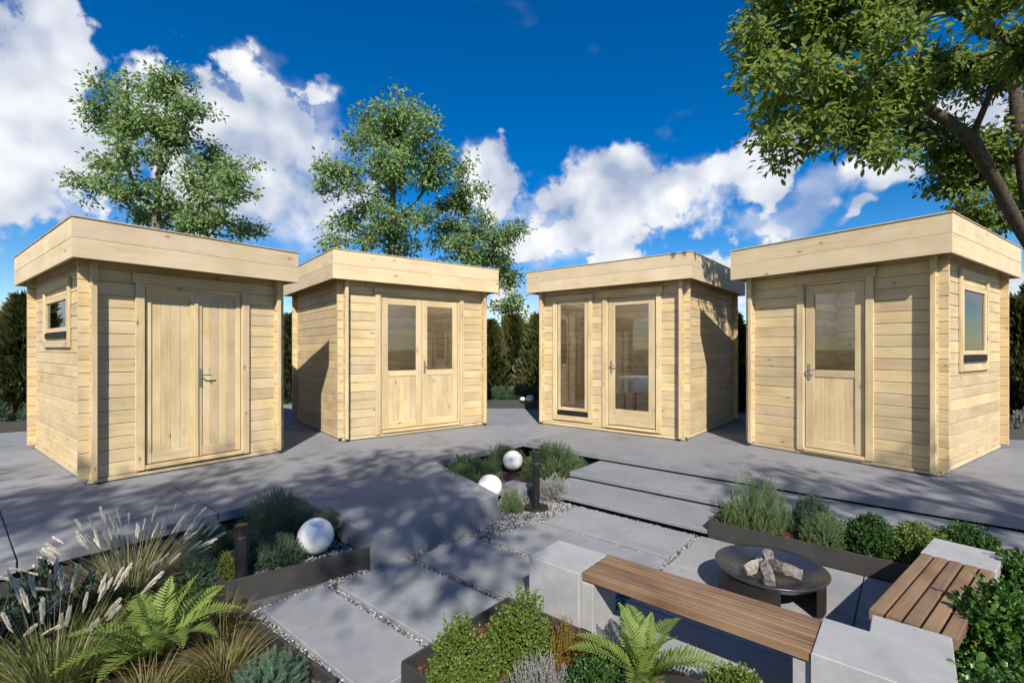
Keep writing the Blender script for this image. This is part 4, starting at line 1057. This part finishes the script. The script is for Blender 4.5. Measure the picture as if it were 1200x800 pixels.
def tree(label, base, limbs, clumps, mat, barkm, r0, L, Wd, per_tip, tip_d, tip_r=.26, oval=False, group='leafy trees', up=.4, name='broadleaf_tree', seed=0, **kw):
    """clumps: (centre, rx, ry, rz)"""
    global rng
    keep = rng; rng = np.random.default_rng(100+seed)
    tips = []
    for (c_, rx, ry, rz) in clumps:
        k = max(3, int(tip_d*rx*ry*rz*4.2)); d_ = nrm(rng.normal(size=(k, 3)))*(rng.uniform(0, 1, k)**.4)[:, None]
        tips.append(np.array(c_)+d_*np.array([rx, ry, rz]))
    tips = np.concatenate(tips)
    Pn, par, ends, nl = skeleton(limbs, tips, **kw)
    r = empty(name, base, 0, label=label, cat='tree', group=group); B0 = np.array(base)
    mb = tree_mesh(Pn-B0, par, ends, r0); mb.build('trunk', M[barkm], r, smooth=True)
    # leaves: sprays at every twig end and along the last stretch of twig
    src = np.concatenate([Pn[ends], Pn[par[ends]]])
    cen = np.repeat(src, per_tip//2, 0); n = len(cen)
    off = rng.normal(0, 1, (n, 3))*np.array([tip_r*.62, tip_r*.62, tip_r*.42]); P = cen+off
    D = nrm(off*1.2+rng.normal(0, .14, (n, 3))+np.array([0, 0, -.05])); N = nrm(rng.normal(0, .6, (n, 3))+np.array([0, -.35, .9]))
    tint = np.clip(np.repeat(rng.uniform(0, .6, len(src)), per_tip//2)+rng.uniform(0, .4, n), 0, 1)
    link('crown', leaf_mesh('crown', mat, P-B0, D, N, L, Wd, tint, oval=oval, droop=.15, fold=.18), r)
    rng = keep
    return r
def clump_px(lst, dd, sx=1.0, dj=.8, seed=0):
    rr = np.random.default_rng(seed); out = []
    for (px, py, r_) in lst:
        d_ = dd+rr.uniform(-dj, dj); c_ = far(px, py, d_); q = r_*d_/F; out.append((tuple(c_), q, q*1.1, q*.75))
    return out
def px_line(lst): return [far(px, py, dd) for (px, py, dd) in lst]
# tree behind the shed with solid doors
c1 = [(202, 98, 22), (182, 112, 20), (225, 125, 24), (150, 105, 18), (128, 103, 16), (112, 140, 20), (140, 150, 24), (172, 145, 30), (205, 155, 30), (160, 178, 26), (125, 195, 20), (104, 222, 20), (135, 222, 22),
      (240, 180, 24), (225, 205, 24), (265, 188, 20), (282, 200, 20), (262, 225, 24), (284, 235, 16), (190, 232, 24), (160, 240, 22), (240, 255, 26), (270, 268, 20), (215, 262, 20), (295, 270, 14)]
dd = 12.0
b0 = Vector(((184-600)/F*dd, dd, -.3))
tree('leafy tree rising behind the shed with solid double doors', b0,
     [([b0, far(183, 300, dd), far(184, 230, dd), far(187, 190, dd), far(196, 120, dd+.3)], None), (px_line([(184, 250, dd), (160, 225, dd-.3), (140, 170, dd-.5), (130, 120, dd-.4)]), 1),
      (px_line([(184, 262, dd), (215, 240, dd+.3), (255, 205, dd+.4)]), 1), (px_line([(186, 200, dd), (210, 160, dd-.3), (225, 130, dd-.4)]), 1), (px_line([(184, 285, dd), (220, 268, dd-.3), (262, 250, dd-.5)]), 1)],
     clump_px(c1, dd, seed=1), M['lf_tree'], 'bark_light', .12, .11, .062, 110, 17, .21, seed=1)
c2 = [(477, 118, 20), (455, 135, 22), (425, 130, 18), (495, 145, 24), (470, 160, 26), (440, 160, 20), (415, 160, 14), (378, 195, 18), (395, 200, 18), (390, 220, 14), (425, 200, 20), (464, 190, 30), (500, 185, 24), (525, 180, 18), (515, 210, 20),
      (440, 225, 18), (419, 250, 20), (400, 266, 16), (395, 285, 14), (450, 262, 22), (480, 268, 22), (500, 245, 16), (430, 282, 18), (470, 290, 18)]
dd = 14.0
b0 = Vector(((462-600)/F*dd, dd, -.3))
tree('tall leafy tree rising behind the shed with half glazed double doors', b0,
     [([b0, far(461, 300, dd), far(460, 240, dd), far(462, 190, dd), far(472, 130, dd+.3)], None), (px_line([(460, 250, dd), (435, 228, dd-.3), (400, 215, dd-.5), (385, 200, dd-.4)]), 1),
      (px_line([(461, 262, dd), (485, 240, dd+.3), (510, 205, dd+.4)]), 1), (px_line([(460, 225, dd), (445, 180, dd-.3), (428, 138, dd-.4)]), 1)],
     clump_px(c2, dd, seed=2), M['lf_tree'], 'bark_light', .12, .125, .07, 110, 12, .24, seed=2)
c3 = [(545, 192, 14), (538, 215, 16), (555, 225, 14), (536, 245, 20), (565, 250, 16), (520, 262, 18), (550, 270, 20), (575, 275, 18), (596, 280, 14), (608, 270, 8), (535, 292, 18), (560, 298, 20), (590, 302, 18), (515, 292, 14),
      (600, 325, 16), (585, 330, 16), (605, 350, 14), (592, 365, 14), (610, 375, 12)]
dd = 15.5
b0 = Vector(((560-600)/F*dd, dd, -.3))
tree('slender leafy tree between the two middle sheds', b0,
     [([b0, far(556, 330, dd), far(549, 280, dd), far(545, 230, dd), far(545, 200, dd)], None), (px_line([(556, 330, dd), (575, 300, dd-.3), (590, 285, dd-.5)]), 1), (px_line([(557, 350, dd), (585, 335, dd-.3), (600, 330, dd-.5)]), 1),
      (px_line([(550, 290, dd), (532, 265, dd-.3), (520, 262, dd-.5)]), 1)],
     clump_px(c3, dd, seed=3), M['lf_tree2'], 'bark_light', .09, .125, .07, 110, 14, .24, seed=3)
# big tree over the shed with the single door
cb = [(884, 28, 24), (872, 42, 16), (890, 55, 30), (884, 90, 28), (911, 135, 26), (898, 168, 20), (905, 190, 16), (925, 75, 32), (958, 40, 34), (942, 15, 30), (960, 120, 34), (958, 155, 28), (990, 95, 32), (1000, 135, 32), (1014, 170, 28), (1032, 190, 18),
      (1040, 120, 34), (1047, 95, 30), (1040, 40, 30), (1005, 30, 30), (1082, 90, 32), (1117, 85, 28), (1075, 150, 30), (1110, 175, 28), (1145, 172, 30), (1108, 212, 22), (1150, 200, 30), (1135, 240, 22), (1165, 255, 24), (1158, 92, 28), (1190, 70, 30), (1190, 215, 26),
      (1030, 5, 28), (1082, 5, 30), (1120, -15, 34), (1165, 5, 30), (930, -25, 36), (985, -30, 40), (1050, -50, 44), (1120, -80, 50), (1190, -60, 50), (1250, 30, 50), (1260, 110, 46), (1250, 190, 40), (1300, 60, 60), (1310, 160, 50), (1240, -60, 60), (1200, -140, 60), (1110, -150, 50), (1010, -110, 44), (1225, 240, 30)]
dd = 7.5
b0 = Vector(((1262-600)/F*dd, dd, -.3))
tree('large broadleaf tree leaning over the shed with the single door', b0,
     [([b0, far(1252, 470, dd), far(1232, 340, dd), far(1206, 240, dd), far(1192, 130, dd), far(1184, 50, dd+.1), far(1192, -60, dd+.2), far(1180, -130, dd+.2)], None),
      (px_line([(1228, 325, dd), (1190, 258, dd-.3), (1162, 205, dd-.5), (1138, 162, dd-.6), (1112, 142, dd-.7), (1068, 118, dd-.8), (1030, 82, dd-.9), (1006, 45, dd-.9), (985, 10, dd-.8)]), 1),
      (px_line([(1068, 118, dd-.8), (1020, 130, dd-1.), (960, 120, dd-1.1), (915, 110, dd-1.2)]), 1), (px_line([(1030, 82, dd-.9), (985, 62, dd-.6), (930, 50, dd-.6), (890, 50, dd-.5)]), 1),
      (px_line([(1186, 52, dd), (1150, 35, dd-.2), (1105, 8, dd-.3), (1060, -20, dd-.4), (1000, -40, dd-.5)]), 1), (px_line([(1138, 162, dd-.6), (1112, 165, dd-.2), (1085, 150, dd), (1060, 155, dd+.2)]), 1),
      (px_line([(1195, 130, dd), (1240, 90, dd+.2), (1290, 50, dd+.2)]), 1), (px_line([(1200, 190, dd), (1240, 160, dd-.2), (1300, 150, dd-.3)]), 1)],
     clump_px([c_ for c_ in cb if not (c_[0] > 1050 and c_[1] > 40)], 6.2, dj=.7, seed=4)+clump_px([c_ for c_ in cb if c_[0] > 1050 and c_[1] > 40], 8.3, dj=.35, seed=5), M['lf_big'], 'bark', .165, .098, .048, 64, 70, .17, oval=True, seed=4, step=.2)

# trees behind the viewer: they throw the dappled shade over terrace and sheds and show in the panes
def behind(label, base, blobs, seed, td=2.6, per=30, L=.15, r0=.085):
    b_ = Vector(base); top = max(c_[2] for c_, *_ in blobs)
    mean = np.mean([c_ for c_, *_ in blobs], 0)
    limbs = [([b_, b_+Vector((0, 0, 2.2)), b_.lerp(Vector((mean[0], mean[1], 0)), .25)+Vector((0, 0, top*.62)), b_.lerp(Vector((mean[0], mean[1], 0)), .7)+Vector((0, 0, top*.80)), Vector((mean[0], mean[1], top*.92))], None)]
    tree(label, b_, limbs, [(c_, *q) for c_, *q in blobs], M['lf_big'], 'bark', r0, L, L*.5, per, td, .34, seed=seed, group='shade trees behind the viewer')
def to_sun(x, y, z, t_): s_ = SUN_DIR; return (x+s_.x*t_, y+s_.y*t_, z+s_.z*t_)
#  shade targets on terrace and sheds -> places in the crowns
sh_a = [(to_sun(-4.0, 4.3, -.1, 9.2), .8, .6, .3), (to_sun(-3.2, 4.1, -.1, 9.2), .6, .5, .25), (to_sun(-5.2, 4.2, -.1, 9.2), .9, .6, .3), (to_sun(-6.6, 5.0, -.1, 9.2), .9, .6, .3), (to_sun(-7.8, 5.6, -.1, 9.4), .9, .6, .3)]
behind('shade tree behind the viewer whose crown darkens the side of the solid door shed', (-8.5, -4.2, -.3), sh_a, 21, 9, 90)
sh_b = [(to_sun(-2.6, 4.7, -.1, 9.5), .9, .7, .35), (to_sun(-1.3, 5.2, -.1, 9.8), .9, .7, .35), (to_sun(-.4, 6.3, -.1, 10), .9, .6, .35), (to_sun(-1.9, 6.0, -.1, 10), .7, .6, .35), (to_sun(-3.3, 5.2, .2, 9.7), .5, .5, .4),
        (to_sun(-.2, 4.0, -.15, 9.2), .4, .4, .2), (to_sun(-1.5, 4.4, 0, 9.4), .8, .6, .35), (to_sun(-.8, 3.4, -.2, 9), .6, .4, .2), (to_sun(-.7, 4.7, 0, 9.4), .7, .6, .35)]
behind('shade tree behind the viewer with a loose spreading crown', (-4.8, -6.2, -.3), sh_b, 22, 8, 70)
sh_c = [(to_sun(2.9, 5.0, -.1, 9.5), .8, .6, .3), (to_sun(3.9, 4.4, -.2, 9.4), .8, .6, .3), (to_sun(4.6, 4.8, .3, 9.5), .5, .5, .3)]
behind('shade tree behind the viewer beside the shrub bed', (7.6, -5.0, -.3), sh_c, 23, 9, 60)

# conifers forming the screen behind the sheds
def conifer(label, loc, h, w, seed):
    global rng
    keep = rng; rng = np.random.default_rng(300+seed)
    r = empty('conifer', loc, 0, label=label, cat='conifer', group='dark conifers behind the sheds')
    n = 5200; z = rng.uniform(0.02, 1, n)**.85; a = rng.uniform(0, 2*pi, n)
    prof_ = w*(1-z)**.62*(.55+.45*np.minimum(1, z*5+.3)); prof_ *= 1+.16*np.sin(a*3+z*9+seed)+.12*np.sin(a*5-z*17)
    q = prof_*rng.uniform(.55, 1.05, n)+.03
    P = np.stack([np.cos(a)*q, np.sin(a)*q, z*h], 1); out = np.stack([np.cos(a), np.sin(a), np.full(n, 1.15)], 1)
    D = nrm(out+rng.normal(0, .35, (n, 3))); N = nrm(np.stack([np.cos(a+1.2), np.sin(a+1.2), np.zeros(n)], 1)+rng.normal(0, .4, (n, 3)))
    link('crown', leaf_mesh('crown', M['lf_conifer'], P, D, N, .20, .085, np.clip(z*.35+rng.uniform(0, .65, n), 0, 1), rnd=.4, fold=.1), r)
    MB().tube([(0, 0, -.3), (0, 0, h*.5), (0, 0, h*.95)], [.09, .05, .01], 7, False).build('trunk', M['bark'], r)
    rng = keep
cl = [(-11.6, 9.6, 3.1, 'conifer at the far left end of the screen'), (-10.5, 10.3, 2.75, 'conifer beside the left end of the screen'), (-9.5, 11.2, 2.6, 'third conifer from the left end of the screen'),
      (-8.0, 12.6, 2.6, 'conifer behind the solid door shed'), (-5.9, 12.8, 2.5, 'conifer seen in the gap beside the solid door shed'), (-5.0, 13.1, 2.6, 'conifer behind the half glazed double door shed'),
      (-.62, 12.9, 2.35, 'conifer next to the half glazed double door shed'), (.02, 13.5, 2.55, 'dense conifer in the middle of the central gap'), (.75, 12.9, 2.5, 'conifer next to the shed with the tall narrow window'), (1.6, 13.3, 2.6, 'conifer partly behind the shed with the tall narrow window'),
      (5.1, 11.2, 2.4, 'narrow conifer in the gap between the sheds with single doors'), (6.0, 11.2, 2.6, 'conifer behind the single half glazed shed'), (9.1, 8.6, 2.5, 'conifer just beyond the tall side window'), (9.9, 8.9, 2.9, 'conifer at the far right end of the screen'), (-12.4, 8.4, 3.0, 'outermost conifer beside the left terrace corner')]
for i, (x, y, h_, lb) in enumerate(cl): conifer('dark '+lb, (x, y, -.3), h_, .62+.06*(i % 3), i)
# low planters and cushions in front of the conifers
def back_planter(label, x0, y0, x1, y1, h_, w_=.7):
    p = Vector((x0, y0, 0)); q = Vector((x1, y1, 0)); L = (q-p).length; a = math.atan2(y1-y0, x1-x0)
    r = empty('planter_box', p, a, label=label, cat='planter', group='low planters under the conifers')
    for (bx_, sx, by_, sy) in ((L/2, L, 0, .03), (L/2, L, w_, .03), (.015, .03, w_/2, w_-.032), (L-.015, .03, w_/2, w_-.032)):
        MB().box(bx_-sx/2, bx_+sx/2, by_-sy/2, by_+sy/2, 0, h_, .003).build('panel', M['edging'], r)
    mb = MB(); mb.add([(.03, .016, h_-.04), (L-.03, .016, h_-.04), (L-.03, w_-.016, h_-.04), (.03, w_-.016, h_-.04)], [(0, 1, 2, 3)]); mb.build('soil', M['soil'], r)
    return r
back_planter('low dark planter in the gap between the middle sheds', -1.3, 11.3, 1.6, 11.3, .20)
back_planter('low dark planter beside the shed with the small window', -9.4, 7.4, -7.1, 9.0, .18)
back_planter('low planter beyond the shed with the tall side window', 7.2, 7.6, 9.3, 6.9, .16)
def cushion(label, p, w_, h_, mat, seed, **kw):
    shrub('mounded_shrub', label, 'shrub', p, w_, w_*.8, h_, M[mat], 360, 12, .13, .05, .014, .45, group='cushion plants under the conifers', seed=seed, **kw)
for i, x in enumerate((-.85, -.35, .15, .55, 1.0)):
    cushion(['pale cushion plant in the middle planter nearest the double door shed', 'second pale cushion plant in the middle planter', 'central pale cushion plant in the middle planter', 'pale cushion plant beside the white stones', 'pale cushion plant nearest the narrow window shed'][i], (x, 11.65, .15), .32, .36, 'lf_blue', 70+i)
for i, (x, y) in enumerate(((-8.9, 8.0), (-8.3, 8.5), (-7.7, 8.95))):
    cushion(['blue green cushion nearest the picture edge beside the solid door shed', 'blue green cushion in the middle of the side planter', 'blue green cushion closest to the solid door shed'][i], (x-.1, y+.1, .13), .42, .48, 'lf_blue', 80+i)
for i, (x, y) in enumerate(((7.7, 7.8), (8.2, 7.65), (8.7, 7.45))):
    cushion(['pale flowering cushion closest to the shed with the tall side window', 'pale flowering cushion in the middle of that side planter', 'pale flowering cushion at the outer end of the side planter'][i], (x, y, .11), .30, .30, 'lf_lav' if i != 1 else 'lf_grey', 90+i)
# two white boulders on the end of the middle planter
def boulder(label, loc, r_, seed):
    rr = np.random.default_rng(seed); mb = MB(); n, m_ = 12, 8; vs = []
    for j in range(m_+1):
        for i in range(n):
            t_, f = pi*j/m_, 2*pi*i/n; k = r_*(1+.15*sin(2*f+seed)+.08*rr.uniform(-1, 1)); vs.append((k*sin(t_)*cos(f), k*.8*sin(t_)*sin(f), k*.8*cos(t_)+r_*.7))
    mb.add(vs, [(j*n+i, (j+1)*n+i, (j+1)*n+(i+1) % n, j*n+(i+1) % n) for j in range(m_) for i in range(n)]).build('white_stone', M['globe'], None, smooth=True)
    o = col.objects[-1]; o.location = loc; props(o, label, 'stone', 'white stones on the middle planter')
boulder('larger white stone on the edge of the middle planter', (.42, 11.22, .19), .085, 1)
boulder('smaller white stone on the edge of the middle planter', (.25, 11.22, .19), .055, 2)
